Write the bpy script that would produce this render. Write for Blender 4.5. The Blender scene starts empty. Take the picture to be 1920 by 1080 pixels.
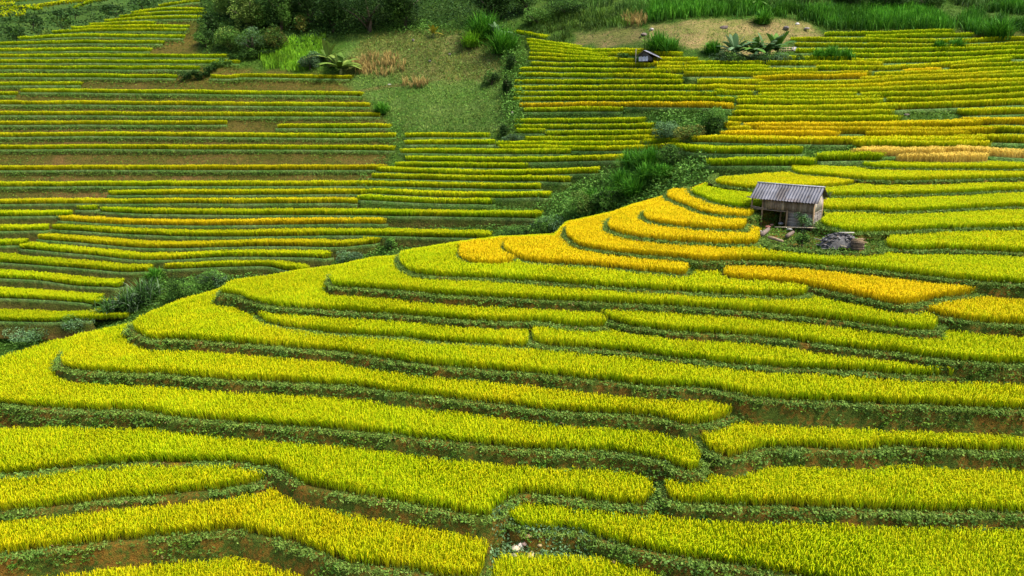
import bpy, math, random
import numpy as np
from mathutils import Vector, Matrix
from mathutils.geometry import tessellate_polygon

rng = np.random.default_rng(7)
SC = bpy.context.scene
COL = SC.collection
PI = math.pi
# ---------------------------------------------------------------- camera
TH = math.radians(15.5); FPX = 1350.0; ZC = 30.0
CT, ST = math.cos(TH), math.sin(TH)

def rays(x, y):
    x = np.asarray(x, float); y = np.asarray(y, float)
    u = (x-960)/FPX; v = (540-y)/FPX
    return u, CT+v*ST, -ST+v*CT           # X, Y, Z of the direction
def on_plane(x, y, z):
    u, dy, dz = rays(x, y); t = (z-ZC)/dz
    return np.stack([u*t, dy*t, ZC+dz*t], -1)
def at_Y(x, y, Y):
    u, dy, dz = rays(x, y); t = Y/dy
    return np.stack([u*t, dy*t, ZC+dz*t], -1)
def proj(P):
    X, Y, Z = P[..., 0], P[..., 1], P[..., 2]-ZC
    d = Y*CT-Z*ST; v = Y*ST+Z*CT
    d = np.maximum(d, .1)
    return 960+FPX*X/d, 540-FPX*v/d
def tand(y):                               # tangent of the depression of an image row
    _, dy, dz = rays(960, y); return -dz/dy

# ---------------------------------------------------------------- noise
def _h(ix, iy, iz, s):
    n = (ix*374761393+iy*668265263+iz*2147483647+s*974634777) & 0xffffffff
    n = ((n ^ (n >> 13))*1274126177) & 0xffffffff
    n = ((n ^ (n >> 16))*2246822519) & 0xffffffff
    return ((n ^ (n >> 15)) & 0xffff)/65535.0
def vnoise(P, scale, s=0):
    P = np.asarray(P, float)*scale
    if P.shape[-1] == 2: P = np.concatenate([P, np.zeros(P.shape[:-1]+(1,))], -1)
    i = np.floor(P).astype(np.int64); f = P-i; f = f*f*(3-2*f)
    r = 0
    for a in (0, 1):
        for b in (0, 1):
            for c in (0, 1):
                w = (f[..., 0] if a else 1-f[..., 0])*(f[..., 1] if b else 1-f[..., 1])*(f[..., 2] if c else 1-f[..., 2])
                r = r+w*_h(i[..., 0]+a, i[..., 1]+b, i[..., 2]+c, s)
    return r
def fnoise(P, scale, s=0, n=3):
    r = 0; a = 1; t = 0
    for k in range(n):
        r = r+a*vnoise(P, scale*2**k, s+k); t += a; a *= .5
    return r/t

# ---------------------------------------------------------------- meshes
def mesh_np(name, V, T, mat, C=None, parent=None, smooth=False):
    V = np.ascontiguousarray(V, np.float32); T = np.ascontiguousarray(T, np.int32)
    me = bpy.data.meshes.new(name)
    me.vertices.add(len(V)); me.vertices.foreach_set('co', V.ravel())
    me.loops.add(T.size); me.loops.foreach_set('vertex_index', T.ravel())
    me.polygons.add(len(T)); me.polygons.foreach_set('loop_start', np.arange(0, T.size, 3, dtype=np.int32))
    if smooth: me.polygons.foreach_set('use_smooth', np.ones(len(T), bool))
    me.update(calc_edges=True)
    if C is not None:
        at = me.color_attributes.new('Col', 'FLOAT_COLOR', 'POINT')
        c4 = np.ones((len(V), 4), np.float32); c4[:, :3] = C
        at.data.foreach_set('color', c4.ravel())
    me.materials.append(mat)
    o = bpy.data.objects.new(name, me); COL.objects.link(o)
    if parent is not None: o.parent = parent
    return o
class Acc:                                  # collects pieces of ONE mesh
    def __init__(s): s.V = []; s.T = []; s.C = []; s.n = 0
    def add(s, V, T, C=None):
        V = np.asarray(V, float).reshape(-1, 3); T = np.asarray(T, int).reshape(-1, 3)
        s.V.append(V); s.T.append(T+s.n); s.n += len(V)
        if C is None: C = (.5, .5, .5)
        C = np.asarray(C, float)
        s.C.append(np.broadcast_to(C, (len(V), 3)))
    def box(s, c, size, rz=0, col=(.5, .5, .5), M=None):
        d = np.array([[x, y, z] for x in (-.5, .5) for y in (-.5, .5) for z in (-.5, .5)])*np.array(size)
        if M is not None: d = d@np.array(M).T
        if rz:
            ca, sa = math.cos(rz), math.sin(rz)
            d = np.stack([d[:, 0]*ca-d[:, 1]*sa, d[:, 0]*sa+d[:, 1]*ca, d[:, 2]], -1)
        s.add(d+np.array(c), [[0,1,3],[0,3,2],[4,6,7],[4,7,5],[0,4,5],[0,5,1],[2,3,7],[2,7,6],[0,2,6],[0,6,4],[1,5,7],[1,7,3]], col)
    def tube(s, pts, r, col=(.5, .5, .5), n=7):
        pts = np.asarray(pts, float); m = len(pts); r = np.broadcast_to(np.asarray(r, float), (m,))
        V = []
        for k in range(m):
            d = pts[min(k+1, m-1)]-pts[max(k-1, 0)]; d = d/(np.linalg.norm(d)+1e-9)
            a = np.cross(d, [0.3, .2, 1.0] if abs(d[2]) < .9 else [1.0, 0, 0]); a /= np.linalg.norm(a); b = np.cross(d, a)
            for q in range(n):
                t = 2*PI*q/n; V.append(pts[k]+r[k]*(a*math.cos(t)+b*math.sin(t)))
        V.append(pts[0]); V.append(pts[-1]); T = []
        for k in range(m-1):
            for q in range(n):
                i = k*n+q; j = k*n+(q+1) % n
                T += [[i, j, j+n], [i, j+n, i+n]]
        for q in range(n):
            T.append([m*n, (q+1) % n, q]); T.append([m*n+1, (m-1)*n+q, (m-1)*n+(q+1) % n])
        s.add(V, T, col)
    def build(s, name, mat, parent=None, smooth=False):
        return mesh_np(name, np.concatenate(s.V), np.concatenate(s.T), mat, np.concatenate(s.C), parent, smooth)

def tag(o, label=None, cat=None, group=None, kind=None):
    if label: o['label'] = label
    if cat: o['category'] = cat
    if group: o['group'] = group
    if kind: o['kind'] = kind
    return o
def empty(name, loc, rz=0):
    o = bpy.data.objects.new(name, None); COL.objects.link(o); o.location = tuple(loc); o.rotation_euler = (0, 0, rz)
    o.empty_display_size = .3
    return o

# ---------------------------------------------------------------- materials
def mat_new(name):
    m = bpy.data.materials.new(name); m.use_nodes = True
    nt = m.node_tree; nt.nodes.clear(); return m, nt
def foliage_mat(name, transl=.35, rough=.55, spec=.25):
    m, nt = mat_new(name); N = nt.nodes; L = nt.links
    out = N.new('ShaderNodeOutputMaterial'); at = N.new('ShaderNodeAttribute'); at.attribute_name = 'Col'
    p = N.new('ShaderNodeBsdfPrincipled'); p.inputs['Roughness'].default_value = rough
    p.inputs['Specular IOR Level'].default_value = spec
    t = N.new('ShaderNodeBsdfTranslucent'); mx = N.new('ShaderNodeMixShader'); mx.inputs[0].default_value = transl
    L.new(at.outputs['Color'], p.inputs['Base Color']); L.new(at.outputs['Color'], t.inputs['Color'])
    L.new(p.outputs[0], mx.inputs[1]); L.new(t.outputs[0], mx.inputs[2]); L.new(mx.outputs[0], out.inputs[0])
    return m
def noise_node(nt, scale, detail=5, rough=.6, vec=None, stretch=None):
    N = nt.nodes; L = nt.links
    g = N.new('ShaderNodeNewGeometry') if vec is None else None
    src = g.outputs['Position'] if g else vec
    if stretch:
        mp = N.new('ShaderNodeMapping'); mp.inputs['Scale'].default_value = stretch
        L.new(src, mp.inputs['Vector']); src = mp.outputs[0]
    n = N.new('ShaderNodeTexNoise'); n.inputs['Scale'].default_value = scale
    n.inputs['Detail'].default_value = detail; n.inputs['Roughness'].default_value = rough
    L.new(src, n.inputs['Vector']); return n
def ramp(nt, src, stops):
    r = nt.nodes.new('ShaderNodeValToRGB'); e = r.color_ramp.elements
    while len(e) < len(stops): e.new(.5)
    for k, (p, c) in enumerate(stops): e[k].position = p; e[k].color = (*c, 1)
    nt.links.new(src, r.inputs[0]); return r
def mixc(nt, fac, a, b, mode='MIX'):
    m = nt.nodes.new('ShaderNodeMix'); m.data_type = 'RGBA'; m.blend_type = mode
    L = nt.links
    if hasattr(fac, 'links'): L.new(fac, m.inputs[0])
    else: m.inputs[0].default_value = fac
    for s, k in ((a, 6), (b, 7)):
        if hasattr(s, 'links'): L.new(s, m.inputs[k])
        else: m.inputs[k].default_value = (*s, 1)
    return m.outputs[2]
def ground_mat(name, soil, green, use_col=False, s1=.7, s2=5, lo=.42, hi=.56, bump=.6, bd=.12):
    m, nt = mat_new(name); N = nt.nodes; L = nt.links
    out = N.new('ShaderNodeOutputMaterial'); p = N.new('ShaderNodeBsdfPrincipled'); p.inputs['Roughness'].default_value = .95
    p.inputs['Specular IOR Level'].default_value = .1
    n1 = noise_node(nt, s1, 6, .65); n2 = noise_node(nt, s2, 5, .7)
    a = N.new('ShaderNodeMath'); a.operation = 'ADD'; L.new(n1.outputs[0], a.inputs[0]); L.new(n2.outputs[0], a.inputs[1])
    h = N.new('ShaderNodeMath'); h.operation = 'MULTIPLY'; h.inputs[1].default_value = .5; L.new(a.outputs[0], h.inputs[0])
    if use_col:
        at = N.new('ShaderNodeAttribute'); at.attribute_name = 'Col'; base = at.outputs['Color']
        f = ramp(nt, h.outputs[0], [(lo, (0, 0, 0)), (hi, (1, 1, 1))])
        base = mixc(nt, f.outputs[0], base, mixc(nt, 1.0, base, (.55, .8, .45), 'MULTIPLY'))
    else:
        f = ramp(nt, h.outputs[0], [(lo, (0, 0, 0)), (hi, (1, 1, 1))])
        base = mixc(nt, f.outputs[0], soil, green)
    n3 = noise_node(nt, s2*4, 3, .7)
    v = ramp(nt, n3.outputs[0], [(.3, (.35, .35, .35)), (.7, (1.5, 1.5, 1.5))])
    base = mixc(nt, 1.0, base, v.outputs[0], 'MULTIPLY')
    L.new(base, p.inputs['Base Color'])
    b = N.new('ShaderNodeBump'); b.inputs['Strength'].default_value = bump; b.inputs['Distance'].default_value = bd
    L.new(n2.outputs[0], b.inputs['Height']); L.new(b.outputs[0], p.inputs['Normal'])
    L.new(p.outputs[0], out.inputs[0]); return m
def grain_mat(name, stretch=(1, 1, 1), scale=8, lo=.6, hi=1.35, rough=.85, spec=.2, bump=.3):
    m, nt = mat_new(name); N = nt.nodes; L = nt.links
    out = N.new('ShaderNodeOutputMaterial'); p = N.new('ShaderNodeBsdfPrincipled'); p.inputs['Roughness'].default_value = rough
    p.inputs['Specular IOR Level'].default_value = spec
    tc = N.new('ShaderNodeTexCoord')
    n = noise_node(nt, scale, 6, .65, tc.outputs['Object'], stretch)
    n2 = noise_node(nt, scale*.25, 4, .6, tc.outputs['Object'])
    at = N.new('ShaderNodeAttribute'); at.attribute_name = 'Col'
    v = ramp(nt, n.outputs[0], [(.3, (lo,)*3), (.7, (hi,)*3)])
    v2 = ramp(nt, n2.outputs[0], [(.3, (.75, .72, .7)), (.7, (1.15,)*3)])
    c = mixc(nt, 1.0, mixc(nt, 1.0, at.outputs['Color'], v.outputs[0], 'MULTIPLY'), v2.outputs[0], 'MULTIPLY')
    L.new(c, p.inputs['Base Color'])
    b = N.new('ShaderNodeBump'); b.inputs['Strength'].default_value = bump; b.inputs['Distance'].default_value = .02
    L.new(n.outputs[0], b.inputs['Height']); L.new(b.outputs[0], p.inputs['Normal'])
    L.new(p.outputs[0], out.inputs[0]); return m
M_RICE = foliage_mat('rice_leaf', .3, .7, .04)
M_LEAF = foliage_mat('leaf', .2, .6, .1)
M_BANK = ground_mat('terrace_bank', (.165, .085, .011), (.050, .076, .008), s1=.9, s2=6, lo=.42, hi=.54, bump=1.0, bd=.2)
M_FAR = ground_mat('hillside_ground', None, None, True, s1=.16, s2=1.1, lo=.40, hi=.58, bump=1.0, bd=.8)
M_WOOD = grain_mat('weathered_wood', (1, 1, .12), 14)
M_ROOF = grain_mat('roof_sheet', (1.5, .25, .25), 5, .6, 1.3, .6, .35, .2)
M_STONE = grain_mat('stone', (1, 1, 1), 6, .6, 1.3, .9, .2, .6)
M_CLOTH = grain_mat('tarpaulin', (1, 1, 1), 4, .8, 1.15, .6, .3, .3)

# ---------------------------------------------------------------- 2D helpers
def sdf(P, poly):                           # negative inside
    P = np.asarray(P, float); A = np.asarray(poly, float); B = np.roll(A, -1, 0)
    out = np.empty(len(P))
    for s in range(0, len(P), 20000):
        q = P[s:s+20000]
        e = B-A; w = q[:, None, :]-A[None]
        t = np.clip((w*e).sum(-1)/((e*e).sum(-1)+1e-12), 0, 1)
        d = w-t[..., None]*e
        d2 = (d*d).sum(-1).min(1)
        ya, yb = A[:, 1], B[:, 1]; py = q[:, 1:2]
        c = (ya <= py) != (yb <= py)
        xi = A[:, 0]+(py-ya)/np.where(np.abs(yb-ya) < 1e-12, 1e-12, yb-ya)*e[:, 0]
        ins = ((c & (q[:, 0:1] < xi)).sum(1) % 2) == 1
        out[s:s+20000] = np.where(ins, -1, 1)*np.sqrt(d2)
    return out
def catmull(p, n=8):
    p = np.asarray(p, float)
    if len(p) < 3: return p
    q = np.concatenate([[2*p[0]-p[1]], p, [2*p[-1]-p[-2]]]); out = []
    for i in range(len(p)-1):
        a, b, c, d = q[i:i+4]
        for t in np.arange(n)/n:
            out.append(.5*((2*b)+(c-a)*t+(2*a-5*b+4*c-d)*t*t+(3*b-a-3*c+d)*t**3))
    out.append(p[-1]); return np.array(out)
def resample(p, step):
    d = np.r_[0, np.cumsum(np.linalg.norm(np.diff(p, axis=0), axis=1))]
    n = max(2, int(d[-1]/step)+1); t = np.linspace(0, d[-1], n)
    return np.stack([np.interp(t, d, p[:, k]) for k in range(p.shape[1])], -1)
def pts(s): return np.array([[float(v) for v in a.split(',')] for a in s.split()])
# ---------------------------------------------------------------- near ridge: stacked terraces
PROF = [(1200, .55), (900, .42), (560, .30), (450, .17), (200, .17)]
def build_prof():
    tab = []; Y = 24.0; y = 1080.0
    yy = np.arange(1080, 1201, 4.0)
    for v in yy:                              # downwards
        tab.append((v, 24*(tand(1080)+.44)/(tand(v)+.44)))
    ks = [(900, .385), (700, .33), (560, .285), (450, .185), (200, .12)]
    Y = 24.0; y = 1080.0
    for ye, s in ks:
        t0 = tand(y); n = 12
        for k in range(1, n+1):
            v = y+(ye-y)*k/n; tab.append((v, Y*(t0+s)/(tand(v)+s)))
        Y = tab[-1][1]; y = ye
    tab.sort(); return np.array(tab)
PT = build_prof()
def z_ref(y): return ZC-float(np.interp(y, PT[:, 0], PT[:, 1]))*tand(y)

SIL = pts('-350,770 -150,712 0,664 60,645 130,625 250,600 270,583 330,560 415,535 430,522 520,510 560,502 640,492 700,478 745,476 760,466 860,450 940,440 1040,436 1062,413 1150,394 1185,381 1250,363 1300,350 1340,333 1362,327')
# name: (y at the reference column, kind of closure, bund line, ripeness left, right, rice?, label)
CUR = [
 ('F0', 1225, 'base', '-400,1230 400,1215 1000,1200 1500,1210 2300,1240', .55, .35, 1, None),
 ('G0', 1135, 'poly', '925,1003 955,1000 1010,1012 1110,1016 1170,1040 1130,1052 1000,1046 928,1052', 0, 0, 0, None),
 ('F0b', 1160, 'poly', '922,1064 950,1054 1040,1053 1130,1054 1180,1068 1262,1112 1200,1150 900,1150 905,1100', .3, .3, 1, 'small corner of rice cut by the bottom edge, directly below the white rocks'),
 ('F1', 1108, 'left', '-300,1075 0,1048 100,1037 200,1023 300,1015 383,1007 433,1002 467,1010 533,1023 583,1040 633,1060 673,1067 723,1073 767,1080 830,1092 905,1096 917,1070 925,1040 915,1022', .50, .45, 1, 'golden-green rice terrace at bottom left, above a tall bank of bare brown earth'),
 ('F2r', 1052, 'right', '958,948 946,965 950,980 960,990 975,998 1007,1003 1057,1004 1107,1013 1173,1033 1223,1045 1280,1055 1330,1063 1397,1073 1447,1082 1600,1107 1920,1150 2200,1190', .25, .3, 1, 'greener rice terrace in the bottom right corner, rounded tip above the white rocks'),
 ('F2', 1030, 'left', '-300,990 0,967 133,953 233,942 333,933 433,922 483,913 502,902 508,890', .38, .36, 1, 'narrow rice terrace tapering to a tip at lower left above the golden-green one'),
 ('F3', 985, 'left', '-300,925 0,897 67,892 167,880 267,874 367,873 450,875 477,880 517,887 550,907 583,920 640,931 707,943 773,957 840,968 893,977 923,975 940,960 960,943 983,935 1023,937 1073,942 1140,950 1207,957 1227,950 1235,930 1225,905', .36, .3, 1, 'wide wavy rice terrace whose edge bulges down towards the white rocks'),
 ('F3r', 957, 'right', '1247,900 1238,915 1240,935 1255,947 1280,952 1380,957 1513,960 1647,966 1780,967 1920,971 2200,980', .3, .42, 1, 'lower right rice terrace just above the bottom corner one, starting at a weedy path'),
 ('F4', 880, 'left', '-300,745 0,763 67,770 167,775 233,775 283,780 333,790 433,797 533,805 640,813 740,823 840,834 940,845 1040,853 1140,854 1190,860 1240,872 1277,888 1300,893 1318,885 1318,868', .33, .33, 1, 'very long rice terrace from the left edge to a blunt tip at lower right'),
 ('F4r', 850, 'right', '1303,790 1295,803 1300,818 1317,843 1340,858 1367,866 1403,858 1440,848 1513,847 1613,852 1680,844 1747,848 1847,853 1920,853 2200,860', .45, .38, 1, 'yellow rice terrace at right with rounded left corner and tall weedy bank below'),
 ('F5', 795, 'left', '122,660 110,683 133,697 200,704 300,708 450,720 640,728 740,742 840,753 940,765 1040,777 1140,783 1223,788 1257,796 1297,804 1347,796 1380,783 1397,770 1397,758', .32, .5, 1, 'long rice terrace curving round the ridge nose, pointed tip at its right end'),
 ('F6', 722, 'full', '256,606 242,618 252,630 285,642 320,641 400,646 500,654 567,660 640,666 740,682 840,694 940,702 1040,711 1140,721 1223,731 1280,732 1330,736 1380,745 1407,752 1447,755 1547,760 1680,765 1813,770 1920,775 2200,788', .33, .4, 1, 'longest near rice terrace, sweeping unbroken from the ridge nose to the right edge'),
 ('F8', 693, 'mid', '497,585 481,597 493,607 533,618 600,627 640,631 740,637 840,647 940,653 985,656 1000,650 1005,640', .33, .36, 1, 'short slim rice terrace with round left end, wedged in the middle of the ridge'),
 ('F8r', 680, 'mid', '994,628 996,645 1012,652 1073,657 1173,665 1280,678 1380,688 1480,697 1580,701 1680,708 1780,713 1827,711 1835,697', .36, .3, 1, 'slim rice terrace directly right of the short slim one, ending before the right edge'),
 ('F9', 640, 'left', '425,541 410,553 433,556 450,560 467,567 500,577 525,581 567,583 640,588 740,594 840,602 940,608 1007,608 1057,616 1107,619 1140,615 1148,604', .32, .34, 1, 'broad rice terrace behind the weedy notch on the left of the ridge, ending at centre'),
 ('F10r', 628, 'right', '1070,568 1078,580 1107,590 1140,604 1173,614 1223,622 1280,628 1380,633 1480,643 1580,657 1680,668 1780,680 1863,688 1920,689 2200,700', .32, .36, 1, 'rice terrace starting thin in the picture centre and widening to the right edge'),
 ('F11', 582, 'left', '632,513 619,524 617,533 627,541 673,544 740,549 840,558 940,563 1040,568 1140,573 1280,580 1380,588 1480,597 1580,607 1680,621 1753,627 1762,612', .28, .36, 1, 'long green-yellow rice terrace hooked at its left end, second below the golden ones'),
 ('F14c', 566, 'right', '1703,560 1701,573 1723,587 1763,597 1813,607 1920,615 2200,632', .72, .62, 1, 'yellow rice terrace cut by the right edge, tucked under the slanting golden terrace'),
 ('F12', 549, 'left', '752,478 747,492 755,505 773,516 813,522 907,526 1040,535 1140,543 1280,552 1380,558 1480,561 1515,557 1522,545', .25, .4, 1, 'bright lime rice terrace hooked round at its left end, directly below the golden ones'),
 ('F13a', 535, 'left', '860,470 857,480 865,492 885,499 925,502 967,497 985,488', .88, .88, 1, 'small rounded golden rice lobe, lowest of the golden terraces at the left'),
 ('F14b', 530, 'mid', '1362,505 1352,518 1380,529 1480,537 1530,545 1613,563 1663,573 1703,577 1760,566 1820,557 1850,552 1855,540', .95, .75, 1, 'slanting golden rice terrace below the hut, pointed at both ends'),
 ('F13', 520, 'left', '945,455 942,473 958,484 975,491 1007,497 1107,503 1207,513 1275,521 1295,515 1299,500', .9, .86, 1, 'golden rice terrace with a blunt right end, left of the slanting golden one'),
 ('F14', 487, 'full', '1062,428 1058,442 1065,452 1075,461 1107,470 1173,479 1280,489 1313,494 1413,493 1480,497 1580,506 1680,516 1780,527 1920,538 2200,560', .88, .28, 1, 'long rice terrace turning from gold at left to green at right, below the hut'),
 ('F15', 457, 'left', '1146,412 1137,425 1147,438 1180,447 1240,455 1280,458 1347,462 1413,462 1428,455 1430,440', .9, .86, 1, 'second golden crescent of rice down from the hut, blunt right end by the hut rubbish'),
 ('R0', 451, 'right', '1668,448 1655,460 1665,469 1720,473 1780,472 1920,478 2200,486', .3, .4, 1, 'low rice terrace right of the woodpile, reaching the right edge'),
 ('P', 453, 'poly', '1400,424 1412,432 1432,440 1436,460 1470,469 1540,474 1600,477 1650,473 1664,462 1668,445 1600,430 1552,424 1560,398 1500,392 1440,393 1402,396', 0, 0, 0, None),
 ('F16', 428, 'left', '1212,396 1203,408 1215,418 1240,424 1280,429 1330,434 1390,435 1403,428 1405,415', .88, .86, 1, 'golden crescent of rice nearest the hut, ending at its outer post'),
 ('R1', 417, 'right', '1545,412 1535,424 1560,433 1600,440 1680,438 1780,433 1920,431 2200,430', .28, .33, 1, 'green-yellow rice terrace running right from the foot of the hut'),
 ('F17', 402, 'left', '1255,362 1247,372 1262,381 1282,388 1313,401 1360,409 1410,410 1418,400', .93, .8, 1, 'thin golden crescent of rice behind the outer hut post, below a lime green one'),
 ('R2', 390, 'right', '1530,386 1545,397 1640,399 1665,402 1780,397 1920,391 2200,385', .33, .34, 1, 'rice terrace level with the hut walls, running from behind the hut to the right edge'),
 ('F18', 380, 'left', '1288,352 1293,364 1310,373 1340,385 1380,391 1415,393 1462,391 1470,381', .12, .2, 1, 'lime green crescent of rice left of the hut roof'),
 ('R3', 364, 'right', '1440,356 1480,365 1545,371 1640,370 1780,366 1920,360 2200,352', .36, .36, 1, 'rice terrace level with the hut roof, right of the roof'),
 ('F19', 350, 'left', '1340,328 1333,339 1345,349 1400,357 1450,359 1550,355 1595,350 1610,345 1615,335', .5, .6, 1, 'yellow rice terrace behind the hut roof, rounded at the left, just above the lime crescent'),
 ('R4', 334, 'right', '1476,314 1482,323 1500,329 1560,334 1613,340 1713,342 1920,337 2200,330', .42, .4, 1, 'rice terrace with a rounded left end just above the hut ridge'),
 ('R5', 315, 'right', '1598,298 1594,306 1630,316 1700,319 1780,320 1920,320 2200,318', .3, .3, 1, 'bright green rice terrace above the hut, below the pale straw coloured patch'),
]
FAN = .28                                   # run of a bank per metre of rise
def skirt_run(d): return np.where(d < 3, FAN*d, FAN*3+(d-3)*.62)
SLAB = []
def back(p, dy): return np.array([p[0]*1.03, p[1]+dy])
for nm, yr, kind, s, r0, r1, rice, lab in CUR:
    z = z_ref(yr); c = pts(s)
    w = on_plane(*catmull(c, 8).T, z)[:, :2]
    w = resample(w, .25)
    wig = (fnoise(np.c_[w, np.full(len(w), yr)], .8, 3)-.5)*.22
    tg = np.gradient(w, axis=0); tg /= np.linalg.norm(tg, axis=1)[:, None]+1e-9
    w = w+np.c_[tg[:, 1], -tg[:, 0]]*wig[:, None]
    if kind == 'poly': poly = w; nf = len(w)
    else:
        cl = []
        if kind in ('full', 'right'):
            cl += [[w[-1][0]+4, 92], ]
        if kind == 'base': cl += [[45, 31], [-45, 31]]
        if kind in ('left', 'mid'):
            cl += [back(w[-1], 3 if nm in ('F15', 'F16', 'F17', 'F18', 'F2', 'F1') else 6)]
        if kind in ('left', 'full'):
            m = SIL[:, 0] > c[0][0]-1
            S = SIL[m]
            if nm in ('F1', 'F2'): S = np.array([[-330, 850.]])
            if nm == 'F3': S = np.array([[-330, 800.], [900, 800.]])
            if nm == 'F13a': S = S[(S[:, 0] < 1000)]
            sw = on_plane(S[:, 0], S[:, 1], z+.75)[:, :2]
            sw = sw+np.array([-.15, .5])
            cl += list(sw[::-1])
        if kind in ('right', 'mid'):
            cl += [back(w[0], 5)]
        cl = np.array(cl)
        if len(cl) > 1: cl = resample(cl, 1.0)
        poly = np.concatenate([w, cl]); nf = len(w)
    SLAB.append(dict(n=nm, z=z, poly=poly, nf=nf, r=(r0, r1), rice=rice, lab=lab, px=(c[:, 0].min(), c[:, 0].max()), kind=kind))
SLAB.sort(key=lambda d: d['z'])
for d in SLAB:
    mn = d['poly'].min(0); mx = d['poly'].max(0); d['bb'] = (mn, mx); d['lo'] = np.concatenate([d['poly'][:d['nf']:2], d['poly'][d['nf']-1:]])
def terrain_h(P, skip=None, cone=True, below=None):
    h = np.full(len(P), -30.0)
    for d in SLAB:
        if d is skip or (below is not None and d['z'] >= below-.01): continue
        mn, mx = d['bb']
        m = (P[:, 0] > mn[0]-3) & (P[:, 0] < mx[0]+3) & (P[:, 1] > mn[1]-3) & (P[:, 1] < mx[1]+3)
        if not m.any(): continue
        sd = sdf(P[m], d['lo'])
        v = np.where(sd < 0, d['z'], d['z']-sd/FAN if cone else -30)
        h[m] = np.maximum(h[m], v)
    return h
def cast(px, py):
    u, dy, dz = [float(v) for v in rays(px, py)]
    Y = np.arange(18, 100, .05); t = Y/dy
    P = np.stack([u*t, Y], -1); z = ZC+dz*t
    k = int(np.argmax(z < terrain_h(P))); return np.array([P[k, 0], P[k, 1], z[k]])

# ground of the terraces: flat tops with a small bund and a sloping bank
acc = Acc()
for d in SLAB:
    p = d['poly']; z = d['z']
    e = np.roll(p, -1, 0)-np.roll(p, 1, 0); nrm = np.c_[e[:, 1], -e[:, 0]]
    area = .5*np.sum(p[:, 0]*np.roll(p[:, 1], -1)-np.roll(p[:, 0], -1)*p[:, 1])
    if area < 0: nrm = -nrm
    nrm /= np.linalg.norm(nrm, axis=1)[:, None]+1e-9
    d['nrm'] = nrm
    nz = (fnoise(np.c_[p, np.full(len(p), z)], .9, 11)-.5)
    rings = []
    for off, dz_ in ((-.32, 0), (-.2, .07), (-.05, .06), (.04, -.05), (.12, -.3), (.2, -.6), (.29, -.95), (.4, -1.4), (.55, -2), (.85, -3), (7.5, -14)):
        q = p+nrm*(off+(nz*.25*min(1, max(0, -dz_*2)) if dz_ < 0 else 0))[:, None] if dz_ < 0 else p+nrm*off
        jz = (vnoise(np.c_[q, np.full(len(q), dz_*3)], 1.6, 5)-.5)*(.1 if dz_ else 0)
        rings.append(np.c_[q, z+dz_+jz])
    n = len(p); V = np.concatenate(rings); T = []
    i = np.arange(n); j = (i+1) % n
    for k in range(len(rings)-1):
        a, b = k*n, (k+1)*n
        if area > 0: T += [np.c_[a+i, b+i, b+j], np.c_[a+i, b+j, a+j]]
        else: T += [np.c_[a+i, b+j, b+i], np.c_[a+i, a+j, b+j]]
    top = np.array(tessellate_polygon([[Vector((*q, 0)) for q in p]]))
    V = np.concatenate([V, np.c_[p, np.full(n, z-.004)]])
    a_, b_, c_ = p[top[:, 0]], p[top[:, 1]], p[top[:, 2]]
    fl = np.cross(b_-a_, c_-a_) < 0; top[fl] = top[fl][:, ::-1]
    T.append(top+len(rings)*n)
    acc.add(V, np.concatenate(T))
tag(acc.build('terrain', M_BANK), kind='structure')

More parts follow.
